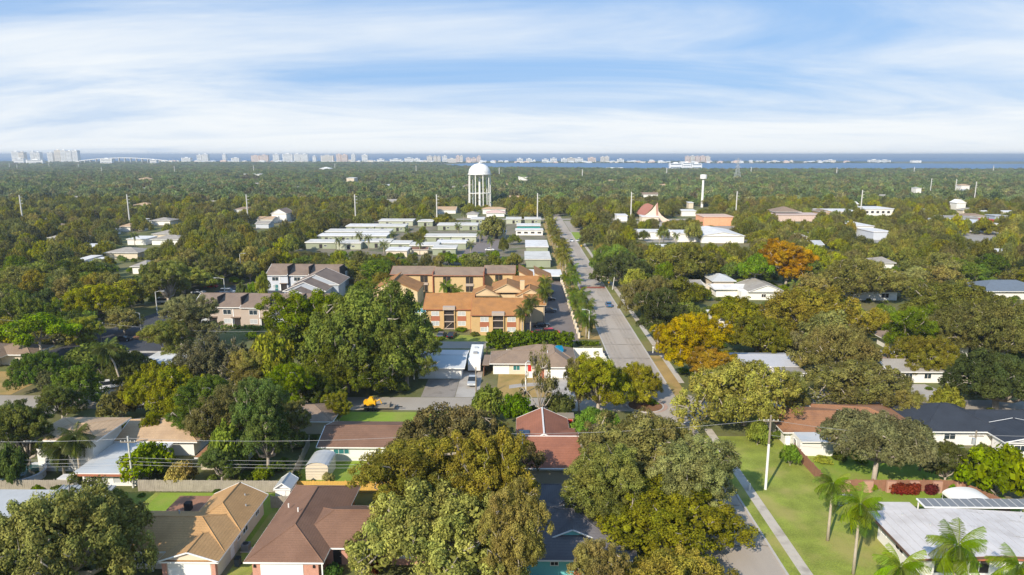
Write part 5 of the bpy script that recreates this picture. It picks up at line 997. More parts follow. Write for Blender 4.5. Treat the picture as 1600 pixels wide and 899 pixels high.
dpx = sorted((1056, 1030, 1037, 1087, 1480, 1590, 1320, 680, 725, 655, 716, 637, 614, 562, 576, 600, 656, 211, 530, 750, 767, 735))
for k, (bx, by, tp_) in enumerate(((1056, 383, 365), (1030, 385, 362), (1037, 382, 360), (1087, 375, 352), (1480, 372, 356), (1590, 350, 332), (1320, 360, 342), (680, 350, 326), (725, 346, 330), (655, 352, 338), (716, 372, 350), (637, 374, 357), (614, 384, 363), (562, 388, 364), (576, 392, 368), (600, 398, 378), (656, 398, 375), (211, 385, 364), (530, 392, 372), (750, 380, 362), (767, 395, 372), (735, 398, 378))):
    ppalm(bx, by, tp_, 'distant thin trunked palm among roofs, ' + ordn(dpx.index(bx)) + ' of these from the left', L_=1.1, n=12, col=(.15, .17, .05), group='distant palms among roofs')
# palm row between parking lot and street
yk = 176; k = 0
while yk < 500:
    xk = (17.0, 19.0)[k % 2] + random.uniform(-.4, .4); near = yk < 260
    palm_near(xk, yk, random.uniform(3.4, 6.6) if near else random.uniform(5, 10), ordn(k) + ' palm from the near end of the row along the left kerb', L_=random.uniform(.85, 1.2) if near else random.uniform(1.0, 1.35), n=17, col=(.12, .16, .035) if near else (.17, .165, .045), rz=random.uniform(0, 6), group='palm row along the left kerb')
    k += 1; yk += random.uniform(5, 7) if near else random.uniform(6.5, 10)
wl = thing('garden_wall', 'low cream wall with piers along the parking lot edge', 'wall', (15.4, 220, 0))
for q in range(17):
    y = -44 + q * 5.2; MB().box(-.3, y, 0, .3, y + .7, 1.5).build('pier', cream, wl); MB().box(-.12, y + .72, 0, .12, y + 5.16, 1.0).build('wall_panel', cream, wl)

# ------------------------------------------------------------ fences
def fence(label, p, q, h, m, panel=2.4, boards=14, post=True, group=None, name='fence', cat='fence', boardm=None):
    """posts and vertical boards from p to q"""
    d = math.hypot(q[0] - p[0], q[1] - p[1]); ang = math.atan2(q[1] - p[1], q[0] - p[0]); t = thing(name, label, cat, (p[0], p[1], 0), group, ang); n = max(1, round(d / panel)); w = d / n
    pm = None; bm_ = None; rm = None; bw = w / boards
    for k in range(n + 1):
        if pm is None: o = MB().box(-.06, -.02, 0, .06, .1, h + .12).build('post', m, t); pm = o.data
        else: o = link('post', pm, t)
        o.location = (k * w, 0, 0)
    for k in range(n):
        if rm is None: o = MB().box(.06, .02, h * .2, w - .06, .07, h * .26).box(.06, .02, h * .78, w - .06, .07, h * .84).build('rail', m, t); rm = o.data
        else: o = link('rail', rm, t)
        o.location = (k * w, 0, 0)
    tot = n * boards
    for k in range(tot if tot <= 300 else 300):
        if bm_ is None: o = MB().box(.01, -.03, .04, bw - .01, -.002, h).build('board', boardm or m, t); bm_ = o.data
        else: o = link('board', bm_, t)
        o.location = (k * bw, random.uniform(-.01, .01), random.uniform(-.03, .02))
    if tot > 300:
        mb = MB()
        for k in range(300, tot): z = random.uniform(-.03, .02); mb.box(k * bw + .01, -.03, .04 + z, (k + 1) * bw - .01, -.002, h + z)
        mb.build('board_run', boardm or m, t, kind='stuff')
    return t
fence('long weathered grey plank fence behind the tan house', (-55.5, 91), (-34.6, 91), 1.8, fence_g, 2.6, 10)
fence('grey plank fence in front of the two storey house and round pool', (-84, 90.6), (-64.8, 90.8), 1.8, fence_g, 2.6, 10)
fence('short grey fence between the tan and brown houses, behind the yard', (-34.5, 86.5), (-31.6, 86.5), 1.8, fence_g, 1.5, 7)
fence('new bright yellow pine fence behind the brown house', (-32.3, 91), (-9, 91), 1.8, fence_y, 2.4, 10)
fence('side fence from the arched shed along the lawn', (-33.6, 91.2), (-35.4, 107), 1.8, fence_g, 2.6, 10)
fence('red-brown plank fence along the side of the big lawn', (44.6, 105), (44.6, 93), 1.8, fence_r, 2.4, 10)
fence('red-brown plank fence behind the pink brick piers', (46.2, 92.5), (63.2, 92.5), 1.8, fence_r, 2.3, 8)
fence('red-brown plank fence slanting behind the white canopy', (63.4, 92.3), (66.4, 86.2), 1.8, fence_r, 2.3, 8)
fence('red-brown plank fence between the lawn and the black shingled house', (65.4, 103.5), (67.2, 97), 1.8, fence_r, 2.3, 8)
fp = mat('pier_salmon', (0.45, 0.26, 0.19), .85, .08, 1)
pw = thing('pier_row', 'row of salmon plastered fence piers with cream caps by the red hedges', 'wall', (54.6, 92.3, 0))
for q in range(6): MB().box(-8.3 + q * 3.3, -.3, 0, -7.0 + q * 3.3, .05, 1.75).build('pier', fp, pw)
fence('white vinyl fence between tall hedge and taupe roofed house', (-3.5, 158.6), (6, 158.6), 1.9, white, 2.4, 2); fence('white vinyl fence right of the taupe roofed house beside the street', (12.6, 157.8), (19.4, 157.8), 2.6, white, 2.3, 2); fence('white vinyl side fence along the dry verge', (19.4, 157.7), (20.4, 141), 1.9, white, 2.4, 2)
fence('brown side fence of the white camper driveway', (-8.2, 144), (-8.2, 160), 1.9, fence_r, 2.4, 6); fence('white fence in front of the small left house', (-113.5, 148), (-108.5, 148), 1.9, white, 2.4, 2)
fence('white vinyl fence behind the town house car park', (-98, 246), (-74, 246), 1.9, white, 3, 2)
a = thing('planter_crate', 'small grey lattice crate on the lawn near the lawn palms', 'planter', (45.3, 88.5, 0))
for q in range(4): MB().box(-1, -.6, .1 + q * .35, 1, -.54, .2 + q * .35).box(-1, .54, .1 + q * .35, 1, .6, .2 + q * .35).build('slat', steel, a)
for q in (-1, 0, .94): MB().box(q, -.6, 0, q + .06, .6, 1.4).build('frame', steel, a)
a = thing('fire_hydrant', 'white stub post beside the sidewalk slabs', 'post', (*G(1171, 767), 0)); MB().lathe([(.14, 0), (.14, 1.0), (.1, 1.15), (0, 1.2)], 10).build('body', white, a); MB().lathe([(.19, 0), (.19, .08), (.14, .09)], 10).build('base', concrete, a)
a = thing('mailbox', 'white stub post at the kerb above the crossing, right', 'post', (*G(1020, 552), 0)); MB().box(-.08, -.08, 0, .08, .08, 1.6).build('post', white, a); MB().box(-.15, -.25, 1.3, .15, .25, 1.6).build('box', white, a)
ti = thing('traffic_island', 'traffic island', 'island', (25.0, 126.4, 0)); del ti['label'], ti['category']; ti['kind'] = 'structure'
MB().lathe([(3.3, 0), (3.3, .14), (0, .14)], 28, -.8).build('planting', mulch, ti); MB().lathe([(3.6, 0), (3.6, .12), (3.3, .12)], 28, -.8).build('kerb_ring', kerbm, ti)
mb = MB(); mb.lathe([(3.5, 0.0), (3.5, .05), (0, .05)], 24, .0); mb.build('apron', mat('paver_pink', (0.42, 0.28, 0.22), .9, .08, 2), ti)
ci = thing('car_park_island', 'island', 'island', (*G(224, 527), 0)); del ci['label'], ci['category']; ci['kind'] = 'structure'; MB().lathe([(2.6, .03), (2.6, .2), (0, .2)], 20).build('mulch', mulch, ci)

# ------------------------------------------------------------ poles, lamps, wires
def put(px, py): X, Y = G(px, py); return X, Y
def elec_pole(px, py, top, label, crossm=wood, two=True, arms=1, transf=False, rot=0, pm=wood, lean=0.0):
    X, Y = put(px, py); h = Zat(top, Y, px); t = thing('utility_pole', label, 'pole', (X, Y, 0), None, rot)
    if two: MB().tube([(0, 0, 0), (0, 0, h * .62)], [.19, .17], 10).build('shaft', white, t); MB().tube([(0, 0, h * .62), (lean, 0, h)], [.165, .12], 10).build('upper_shaft', wood, t)
    else: MB().tube([(0, 0, 0), (lean, 0, h)], [.18, .12], 10).build('shaft', pm, t)
    for q in range(arms):
        z = h - .9 - q * 1.1; MB().box(-1.1, -.18, z, 1.1, -.06, z + .13).build('crossarm', crossm, t)
        for x in (-1, -.4, .4, 1): MB().tube([(x, -.12, z + .13), (x, -.12, z + .32)], .05, 6).build('insulator', white, t)
    if transf: MB().tube([(-.35, -.2, h * .72), (-.35, -.2, h * .72 + .95)], .28, 12).build('transformer', steel, t)
    return X, Y, h
pA = elec_pole(1196, 765, 649, 'utility pole, white below and wood above, on the lawn by the sidewalk')
pB = elec_pole(1516, 745, 673, 'weathered wooden pole with grey transformer by the bright green tree', two=False, transf=True)
pC = elec_pole(208.5, 762, 682, 'pale concrete pole among trees behind the grey plank fence', two=False, pm=pole_c)
pD = elec_pole(159, 542, 500, 'wooden pole with crossarm beside the dark car park', two=False)
elec_pole(744, 626, 574, 'thin dark wooden pole in front of the black car in the driveway', two=False, arms=0)
elec_pole(957, 453, 412, 'pale leaning pole on the right verge of the street', two=False, arms=0, pm=pole_c, lean=1.2)
elec_pole(658, 527, 487, 'white slim pole beside the left apartment corner', two=False, arms=0, pm=white); elec_pole(762, 532, 510, 'short white pole in front of the apartment stair', two=False, arms=0, pm=white)
elec_pole(411, 478, 448, 'thin pale pole between car park and town houses', two=False, arms=0, pm=pole_c)
def wire(a, c, label, sag=.8, r=.022):
    P = [Vector(a).lerp(Vector(c), i / 16) - Vector((0, 0, sag * 4 * (i / 16) * (1 - i / 16))) for i in range(17)]
    o = MB().tube([p - P[0] for p in P], r, 4).build('power_line', mat('wire_grey', (0.35, 0.35, 0.35), .5), None, loc=P[0]); tag(o, label, 'power line', 'overhead power lines')
gl = 'overhead wire running from the concrete pole at the left'
wire((pC[0], pC[1], pC[2] - .3), (-95, 92, pC[2]), 'topmost overhead wire left of the concrete pole'); wire((pC[0], pC[1], pC[2] - .3), (-8, 93.2, pC[2] + .3), 'topmost overhead wire right of the concrete pole')
for q, dz in enumerate((3.3, 3.9, 4.4)):
    wire((pC[0], pC[1], pC[2] - dz), (-95, 92, pC[2] - dz), ('upper', 'middle', 'lowest')[q] + ' of the three lower wires left of the concrete pole', .5); wire((pC[0], pC[1], pC[2] - dz), (-8, 93.2, pC[2] - dz - .3), ('upper', 'middle', 'lowest')[q] + ' of the three lower wires right of the concrete pole', .5)
wire((-8, 93.2, pC[2] + .3), (pA[0], pA[1], pA[2] - .6), 'overhead wire hidden among the central oaks'); wire((pA[0], pA[1], pA[2] - .7), (pB[0], pB[1], pB[2] - .7), 'overhead wire between the lawn pole and the transformer pole, upper'); wire((pA[0], pA[1], pA[2] - 3), (pB[0], pB[1], pB[2] - 2.6), 'overhead wire between the lawn pole and the transformer pole, lower')
wire((pB[0], pB[1], pB[2] - .7), (110, 96, 9), 'overhead wire leaving the transformer pole to the right'); wire((pD[0], pD[1], pD[2] - .8), (-60, 158, pD[2] - .6), 'wire from the wooden crossarm pole across the dark car park'); wire((pD[0], pD[1], pD[2] - .8), (-150, 166, 9), 'wire from the wooden crossarm pole to the left')
def lamp(px, py, top, label, side=1, arm=2.0, m=pole_c):
    X, Y = put(px, py); h = Zat(top, Y, px); t = thing('street_lamp', label, 'street lamp', (X, Y, 0)); MB().tube([(0, 0, 0), (0, 0, h - .3)], [.17, .11], 8).build('shaft', m, t)
    MB().tube([(0, 0, h - .32), (side * arm * .5, 0, h), (side * arm, 0, h)], .06, 6).build('arm', m, t); MB().box(side * arm - .4, -.18, h - .08, side * arm + .45, .18, h + .12).build('lamp_head', steel, t)
lamp(221, 521, 488, 'street lamp with arm to the left on the car park island', -1, 3); lamp(246, 491, 455, 'street lamp behind the island lamp, arm to the right', 1, 2.4); lamp(352, 466, 434.5, 'street lamp beside the long low carport', -1, 3)
lamp(821.5, 614, 565, 'white street lamp in front of the taupe roofed house', .3, 2.2, white); lamp(1041, 510, 483, 'street lamp by the small orange tree at the kerb', -1, 2.2); lamp(920, 530, 484, 'street lamp in the palm row beside the parking lot', -1, 1.6); lamp(352, 466, 440, 'second lamp behind the carport', 1, 1.2) if False else None
lamp(377, 432, 396, 'tall street lamp at the edge of the left canopy', 1, 2)
# tall transmission poles: slim concrete shafts
tp = [(14, 255), (26, 257), (76, 254), (122, 255), (158, 261), (272, 260), (396, 259), (30, 305), (198, 304), (384.5, 304), (523, 256), (650, 259), (780, 262), (554, 304), (682, 304), (840, 302), (910, 265), (1042, 262), (987, 300), (1152, 299), (1174, 261), (1308, 262), (1429, 261), (1553, 259), (1348, 297), (1495, 280), (1526, 284), (1456, 279)]
for k, (px, top) in enumerate(tp):
    Y = 27.0 * F / ((top - 243)) * 1.0; Y = min(Y, 2300); X = Xat(px, top, Y); h = Zat(top, Y, px)
    row = 'far' if top < 290 else 'nearer'; side = 'left' if px < 500 else 'middle' if px < 1000 else 'right'
    t = thing('transmission_pole', f'slim pale transmission pole above the wood, {ordn(sorted(q[0] for q in tp if (q[1] < 290) == (top < 290)).index(px))} from the left in the {row} row', 'pole', (X, Y, 0), 'transmission poles above the trees')
    r_ = .38 if Y < 900 else .75; MB().tube([(0, 0, 0), (0, 0, h)], [r_ * 1.25, r_], 8).build('shaft', pole_c, t)
    for q in range(3): MB().box(0, -.1, h - 1.5 - q * 2.2, 1.8, .1, h - 1.3 - q * 2.2).build('arm', pole_c, t)
    FOOT.append((X - 3, Y - 3, X + 3, Y + 3))
# lattice tower
Y = 1250.0; X = Xat(1153, 260, Y); h = Zat(247, Y); t = thing('lattice_tower', 'grey steel lattice tower on the right horizon', 'tower', (X, Y, 0)); b1 = 6.0
legs = MB()
for sx in (-1, 1):
    for sy in (-1, 1): legs.tube([(sx * b1, sy * b1, 0), (sx * 1.6, sy * 1.6, h * .62), (sx * .8, sy * .8, h)], [.35, .28, .2], 4)
for q in range(7):
    z0, z1 = h * q / 8, h * (q + 1) / 8; w0 = b1 + (1.0 - b1) * q / 8; w1 = b1 + (1.0 - b1) * (q + 1) / 8
    for sy in (-1, 1): legs.tube([(-w0, sy * w0, z0), (w1, sy * w1, z1)], .18, 3); legs.tube([(w0, sy * w0, z0), (-w1, sy * w1, z1)], .18, 3)
legs.build('frame', steel, t)
for z in (h * .62, h * .78, h * .94): MB().box(-6, -.2, z, 6, .2, z + .4).build('crossarm', steel, t)

# ------------------------------------------------------------ water tower
Y = 640.0; X = Xat(749.5, 300, Y); t = thing('water_tower', 'white domed water tower on tall legs above the wood', 'water tower', (X, Y, 0)); FOOT.append((X - 12, Y - 14, X + 12, Y + 12))
k = depth(X, Y) / F; Rt = 17 * k; zt = Zat(255.5, Y); zm = Zat(272, Y); CLEAR.append((733, 258, 768, 318, Y))
pr = [(Rt * .15, zm - 2.4), (Rt * .7, zm - 1.9), (Rt * .97, zm - .6), (Rt, zm), (Rt * 1.0, zm + .9)] + [(Rt * math.cos(a), zm + .9 + (zt - zm - .9) * math.sin(a)) for a in np.linspace(.12, math.pi / 2, 9)]
MB().lathe(pr, 36).build('tank', whiteplain, t, smooth=True); MB().lathe([(Rt * 1.04, zm - .5), (Rt * 1.08, zm - .5), (Rt * 1.08, zm + .1), (Rt * 1.0, zm + .1)], 36).build('balcony', whiteplain, t)
MB().tube([(0, 0, 0), (0, 0, zm - 1.5)], [1.1, .9], 12).build('riser', whiteplain, t)
for q in range(9):
    a = q * 2 * math.pi / 9 + .2; MB().tube([(Rt * 1.02 * math.cos(a), Rt * 1.02 * math.sin(a), 0), (Rt * .98 * math.cos(a), Rt * .98 * math.sin(a), zm)], .42, 8).build('leg', whiteplain, t)
MB().lathe([(Rt * 1.0, zm * .42), (Rt * 1.03, zm * .42), (Rt * 1.03, zm * .42 + .5), (Rt * 1.0, zm * .42 + .5)], 36).build('strut_ring', whiteplain, t); MB().lathe([(.6, zt - .3), (.6, zt + .8), (0, zt + .9)], 10).build('hatch', whiteplain, t)
# white tower with drum top
Y = 640.0; X = Xat(1098, 300, Y); t = thing('drum_tower', 'white pole tower with a square white drum on top, right of the church', 'tower', (X, Y, 0)); h = Zat(273, Y); CLEAR.append((1094, 274, 1102, 322, Y))
MB().tube([(0, 0, 0), (0, 0, h - 4)], [1.2, .9], 12).build('shaft', whiteplain, t); MB().lathe([(.9, h - 4.6), (3, h - 3.6), (3, h), (0, h + .3)], 20).build('drum', whiteplain, t)

# ------------------------------------------------------------ bridge and far shore
Y = 3600.0; t = thing('bridge', 'long white arched causeway bridge on the left horizon', 'bridge', (Xat(185, 250, Y), Y, 0)); pts = [(118, 252.5), (130, 250.3), (150, 248.2), (170, 246.9), (190, 246.3), (210, 246.8), (230, 248.0), (250, 249.8), (262, 251.5)]
ox = Xat(185, 250, Y); P = [(Xat(px, py, Y) - ox, Zat(py, Y)) for px, py in pts]; mb = MB(); n = len(P)
mb.add([(x, 0, z) for x, z in P] + [(x, 0, z - 3.2) for x, z in P] + [(x, 14, z) for x, z in P] + [(x, 14, z - 3.2) for x, z in P], [(i, i + n, i + n + 1, i + 1) for i in range(n - 1)] + [(i, i + 1, i + 1 + 2 * n, i + 2 * n) for i in range(n - 1)] + [(i + n, i + 3 * n, i + 3 * n + 1, i + n + 1) for i in range(n - 1)]); mb.build('deck', whiteplain, t)
for q in range(16):
    x = P[0][0] + (P[-1][0] - P[0][0]) * (q + .5) / 16; z = np.interp(x, [p[0] for p in P], [p[1] for p in P]); MB().box(x - 1.6, 1, 0, x + 1.6, 13, z - 3.3).build('pier', pole_c, t)
peach = mat('tower_peach', (0.72, 0.55, 0.45), .8, .03, .02); tcream = mat('tower_cream', (0.70, 0.64, 0.55), .8, .03, .02); twhite = mat('tower_white', (0.76, 0.76, 0.75), .8, .03, .02)
def tower(px0, px1, top, m, Y, label, grp=None, d=28, bands=True):
    x0 = Xat(px0, top, Y); x1 = Xat(px1, top, Y); h = Zat(top, Y, (px0 + px1) / 2); w = x1 - x0; cx_ = (x0 + x1) / 2; t = thing('apartment_tower', label, 'building', (cx_, Y, 0), grp); MB().box(-w / 2, 0, 0, w / 2, d, h).build('wall', m, t)
    if bands and h > 14:
        n = max(2, int(h / 7)); bd = MB()
        for q in range(n): z = h * (q + .45) / n; bd.box(-w / 2 + w * .06, -.4, z, w / 2 - w * .06, -.02, z + h / n * .42)
        bd.build('window_band', mat('far_window', (0.22, 0.25, 0.28), .5), t, kind=None)
        MB().box(-w * .18, d * .3, h, w * .18, d * .6, h + 3.5).build('roof_box', m, t)
    return t
c_, w_, p_ = tcream, twhite, peach
tw = [(17, 28, 237, w_), (28, 36, 238, c_), (46, 52, 237, w_), (53, 61, 238, w_), (73, 81, 238.5, w_), (84, 92.5, 235, c_), (93.2, 101.5, 235, w_), (102.5, 110, 236, w_), (112, 120, 235.3, w_), (283, 297, 246.5, w_), (307, 314, 242, w_), (315, 324, 241, w_), (347, 352, 241.2, w_), (361, 373, 247, w_), (392, 404, 243.2, p_), (405, 418, 242.7, p_), (426, 435, 241.2, w_), (441, 456, 240.8, w_), (459, 468, 240.8, w_), (469, 480, 241.2, w_), (488, 493, 244, w_), (501, 520, 243, c_), (525, 532, 241.3, p_), (533, 542, 242, p_), (548.5, 554.5, 241.3, w_), (565, 574, 242, w_),
      (589, 600, 249, w_), (609, 627, 249, w_), (632, 645, 247.2, w_), (646, 656, 248, w_), (667, 675, 244.3, c_), (677, 682, 244.3, c_), (683, 688, 244.5, c_), (691, 698, 244, w_), (699, 712, 248, c_), (712.5, 718, 243.5, p_), (718.5, 723, 243.8, c_), (728, 735, 246.6, p_), (736, 744, 247.2, p_), (745, 751, 244.2, p_), (808, 817, 248, w_), (822, 831, 248.2, w_), (847, 857, 249, w_), (860, 870, 247.6, w_), (877, 886, 248, w_), (887, 898, 247, c_), (899, 911, 247.2, w_), (919, 931, 246.4, p_), (939, 945, 245.3, c_), (945.6, 952, 244.8, c_), (965, 975, 248.8, w_), (1072, 1078, 244.4, p_), (1079.5, 1086, 244, c_), (1087.5, 1094, 244.4, p_), (1095.5, 1102, 244, p_), (1103.5, 1110, 244.5, c_), (1359, 1375, 250, w_), (1376, 1392, 250.5, w_), (1426, 1440, 251, w_), (1292, 1306, 250.3, w_)]
nm = {id(c_): 'cream', id(w_): 'white', id(p_): 'peach'}
_sc = {}
for px0, px1, top, m in tw:
    side = 'far left' if px0 < 150 else 'left' if px0 < 450 else 'left of the water tower' if px0 < 740 else 'right of the water tower' if px0 < 1000 else 'right'
    tower(px0, px1, top, m, 4300.0 if px0 > 130 else 4000.0, f'{nm[id(m)]} seaside block, {ordn(_sc.setdefault(side, 0))} from the left of the distant cluster, {side}', 'seaside towers on the horizon'); _sc[side] += 1
for k, (px0, px1, top, Y) in enumerate(((21, 36, 248, 3300), (40, 66, 250, 3300), (156, 174, 248, 3300), (234, 244, 250, 3300), (1047, 1066, 255.5, 2320), (1067, 1080, 254.5, 2320), (1081, 1097, 256, 2320), (948, 974, 262, 2250), (1325, 1340, 263.5, 2300), (862, 872, 263, 2250))):
    tower(px0, px1, top, twhite, Y, ('white low block on the near shore of the left bay', 'long white block left of the bridge', 'pale block in front of the bridge', 'small block at the right foot of the bridge', 'white shoreline building on the bay, left wing', 'white shoreline building on the bay, middle wing', 'white shoreline building on the bay, right wing', 'low white building by the bay shore, centre right', 'low white shed by the bay shore, right', 'tiny white building by the bay shore, centre')[k], bands=False if k > 6 else True, d=20)
hw = random.Random(5)
for k in range(170):
    px = hw.uniform(255, 1325); Y = hw.uniform(4020, 4700); hgt = hw.choice([5, 6, 7, 9, 12]); w = hw.uniform(14, 40); X = Xat(px, 252, Y)
    o = MB(); o.box(-w / 2, 0, 0, w / 2, 16, hgt).add([(-w / 2 - 1, -1, hgt), (w / 2 + 1, -1, hgt), (w / 2 + 1, 17, hgt), (-w / 2 - 1, 17, hgt), (-w / 4, 8, hgt + 3), (w / 4, 8, hgt + 3)], [(0, 1, 5, 4), (2, 3, 4, 5), (3, 0, 4), (1, 2, 5)])
    ob = o.build('island_house', hw.choice([twhite, twhite, tcream, peach]), None, loc=(X, Y, .9)); tag(ob, 'one of the tiny pale houses scattered along the barrier island shore', 'house', 'tiny houses on the barrier island')

# ------------------------------------------------------------ vehicles
def paint(n, c, r=.3): return mat('car_paint_' + n, c, r, .02, .5, spec=.6)
cglass = mat('car_glass', (0.02, 0.025, 0.03), .08, .05, 1, spec=.7); rimm = mat('wheel_rim', (0.4, 0.4, 0.42), .4); lampw = mat('headlight_glass', (0.7, 0.7, 0.68), .2); lampr = mat('taillight_red', (0.35, 0.01, 0.01), .3)
def car(px, py, rz, m, label, kind='sedan', name='parked_car', cat='car', z=0.05):
    X, Y = G(px, py); t = thing(name, label, cat, (X, Y, z), None, rz); L = 4.6; w = .9
    if kind == 'sedan': low = [(-2.3, .35), (-2.3, .8), (-1.5, .92), (1.15, .95), (2.2, .78), (2.3, .35)]; cab = [(-1.55, .9), (-1.0, 1.38), (.35, 1.42), (1.15, .93)]
    elif kind == 'suv': low = [(-2.35, .4), (-2.35, 1.0), (1.3, 1.02), (2.3, .9), (2.35, .4)]; cab = [(-2.3, 1.0), (-2.05, 1.7), (.5, 1.74), (1.25, 1.01)]
    elif kind == 'van': low = [(-2.5, .4), (-2.5, 1.05), (1.6, 1.05), (2.45, .9), (2.5, .4)]; cab = [(-2.48, 1.03), (-2.3, 1.85), (.9, 1.85), (1.75, 1.05)]
    else: low = [(-2.7, .5), (-2.7, 1.05), (1.5, 1.08), (2.65, 1.0), (2.7, .5)]; cab = [(-.7, 1.05), (-.5, 1.8), (.8, 1.8), (1.5, 1.06)]
    def ext(prof, w0, w1): 
        n = len(prof); zt = max(z for _, z in prof); mb = MB(); ws = [w1 if z > prof[0][1] + .3 else w0 for _, z in prof]
        mb.add([(x, -q, z) for (x, z), q in zip(prof, ws)] + [(x, q, z) for (x, z), q in zip(prof, ws)], [tuple(range(n)), tuple(range(2 * n - 1, n - 1, -1))] + [(i, n + i, n + (i + 1) % n, (i + 1) % n) for i in range(n)]); return mb
    bo = ext(low, w, w * .97).build('body', m, t); cb = ext(cab, w * .94, w * .78).build('cabin', cglass, t)
    zt = cab[1][1]; MB().add([(cab[1][0] + .05, -w * .74, zt + .015), (cab[2][0] - .05, -w * .74, cab[2][1] + .015), (cab[2][0] - .05, w * .74, cab[2][1] + .015), (cab[1][0] + .05, w * .74, zt + .015)] + [(cab[1][0] + .0, -w * .8, zt - .06), (cab[2][0], -w * .8, cab[2][1] - .06), (cab[2][0], w * .8, cab[2][1] - .06), (cab[1][0], w * .8, zt - .06)], [(0, 1, 2, 3), (4, 5, 1, 0), (5, 6, 2, 1), (6, 7, 3, 2), (7, 4, 0, 3)]).build('roof', m, t)
    if kind == 'pickup': MB().box(-2.6, -.75, 1.0, -.75, .75, 1.06).build('truck_bed', black, t)
    f = low[-1][0]
    for sx in (-1.45, 1.45):
        for sy in (-1, 1):
            o = MB().tube([(sx, sy * .72, .33), (sx, sy * .92, .33)], .33, 12).build('wheel', black, t); MB().tube([(sx, sy * .9, .33), (sx, sy * .935, .33)], .18, 8).build('rim', rimm, o)
    for sy in (-.62, .62): MB().box(f - .06, sy - .2, .62, f + .02, sy + .2, .76).build('headlight', lampw, t); MB().box(-f - .02, sy - .18, .66, -f + .05, sy + .18, .82).build('taillight', lampr, t)
    FOOT.append((X - 2, Y - 2.5, X + 2, Y + 2.5)); return t
blue = paint('blue', (.05, .16, .30)); sil = paint('silver', (.42, .44, .46)); wht = paint('white', (.75, .75, .76)); blk = paint('black', (.02, .022, .028)); redp = paint('red', (.55, .02, .03)); dgry = paint('grey', (.10, .105, .12)); tn = paint('tan', (.4, .34, .26))
car(951, 479, R_(90), blue, 'blue sedan driving alone on the street beside the palms', name='car', z=.1); car(897, 427, R_(-90), blk, 'black car at the left kerb of the street by the green hedge', 'suv', name='car', z=.1)
car(888, 393, R_(90), dgry, 'small dark car farther up the street', name='car', z=.1); car(893, 378, R_(-90), wht, 'pale car on the street near the far junction', name='car', z=.1); car(877, 375, 0, blk, 'dark car turning out between the palms', name='car', z=.1); car(906, 378, R_(20), wht, 'white car on the right verge near the junction', z=.1); car(883, 404, R_(0), blk, 'black car leaving the palm row', 'suv', name='car')
car(945, 431, R_(10), dgry, 'dark parked car in shade right of the street'); car(928, 412, R_(20), sil, 'silver car in the shaded driveway right of the street')
car(846, 511, R_(8), blk, 'black car in front of the red cars in the parking lot', z=.05) ; car(842, 524, R_(4), redp, 'red car behind the tall hedge, left one'); car(861, 523, R_(8), redp, 'red car behind the tall hedge, right one', 'suv'); car(858, 488, R_(4), dgry, 'dark car under the cream apartment wall'); car(857, 470, R_(4), blk, 'black car beneath the parking lot palms'); car(855, 459, R_(4), dgry, 'dark grey car at the far cream wall corner', 'suv')
car(690, 527, R_(80), dgry, 'dark car parked at the left apartment corner, left one'); car(706, 527, R_(80), blk, 'dark car parked at the left apartment corner, right one')
car(738, 600, R_(-90), sil, 'black and silver car on the pale driveway by the camper', 'pickup'); car(176, 607, R_(28), wht, 'white minivan on the driveway below the leaning palm', 'van'); car(203, 588, R_(20), dgry, 'dark pickup behind the white minivan', 'pickup')
car(487, 647, R_(-70), wht, 'white pickup truck in the shade of the big oaks', 'pickup'); car(190, 507, R_(4), sil, 'silver car in the dark car park', 'suv'); car(192, 533, R_(8), blk, 'black car at the near side of the dark car park'); car(259, 474, R_(10), wht, 'white car under trees at the back of the car park', 'van'); car(310, 459, R_(4), bluegrey, 'pale blue white car by the far car park'); car(356, 459, R_(4), sil, 'silver van under the street lamp by the carport', 'van'); car(330, 450, R_(4), redp, 'red car half hidden in the shade of the far car park')
car(640, 372, R_(40), wht, 'white car on the lane of the mobile home park', z=.06); car(765, 392, 0, wht, 'white car under the palm near the brown roof'); car(1150, 384, 0, sil, 'silver car behind the shops') if False else None
car(648, 432, R_(70), wht, 'white car behind the split gable block'); car(1530, 352, R_(0), redp, 'red truck behind the pale warehouse roof', 'van'); car(1288, 622, R_(10), sil, 'silver car on the pale driveway mouth of the cross street')
# yellow machine on a flatbed trailer
X, Y = G(590, 640); t = thing('flatbed_trailer', 'brown flatbed trailer parked on the cross street', 'trailer', (X, Y, .03)); MB().box(-3.2, -1, .6, 3.4, 1, .72).build('deck', wood, t); MB().box(3.4, -.1, .5, 4.8, .1, .62).build('drawbar', black, t)
for x in (-1.5, -.6):
    for y in (-1.1, .95): MB().tube([(x, y, .38), (x, y + .2, .38)], .38, 12).build('wheel', black, t)
MB().box(2.4, -1, .72, 2.5, 1, 1.3).build('headboard', wood, t)
ym = mat('machine_yellow', (0.75, 0.38, 0.01), .5, .05, 1); t = thing('wood_chipper', 'yellow compact machine loaded on the flatbed trailer', 'machine', (X - 1.2, Y, .75))
MB().box(-1.3, -.6, .25, .9, .6, 1.1).build('body', ym, t); MB().add([(-.6, -.5, 1.1), (.6, -.5, 1.1), (.6, .5, 1.1), (-.6, .5, 1.1), (-.3, -.4, 1.75), (.3, -.4, 1.75), (.3, .4, 1.75), (-.3, .4, 1.75)], [(4, 5, 6, 7), (0, 1, 5, 4), (1, 2, 6, 5), (2, 3, 7, 6), (3, 0, 4, 7)]).build('hood', ym, t)
for y in (-.75, .5): MB().tube([(-1.0, y, .25), (-1.0, y + .25, .25)], .25, 10).tube([(.6, y, .25), (.6, y + .25, .25)], .25, 10).build('track', black, t)
MB().tube([(.9, 0, .8), (1.7, 0, 1.3), (2.0, 0, .5)], .12, 6).build('arm', ym, t)
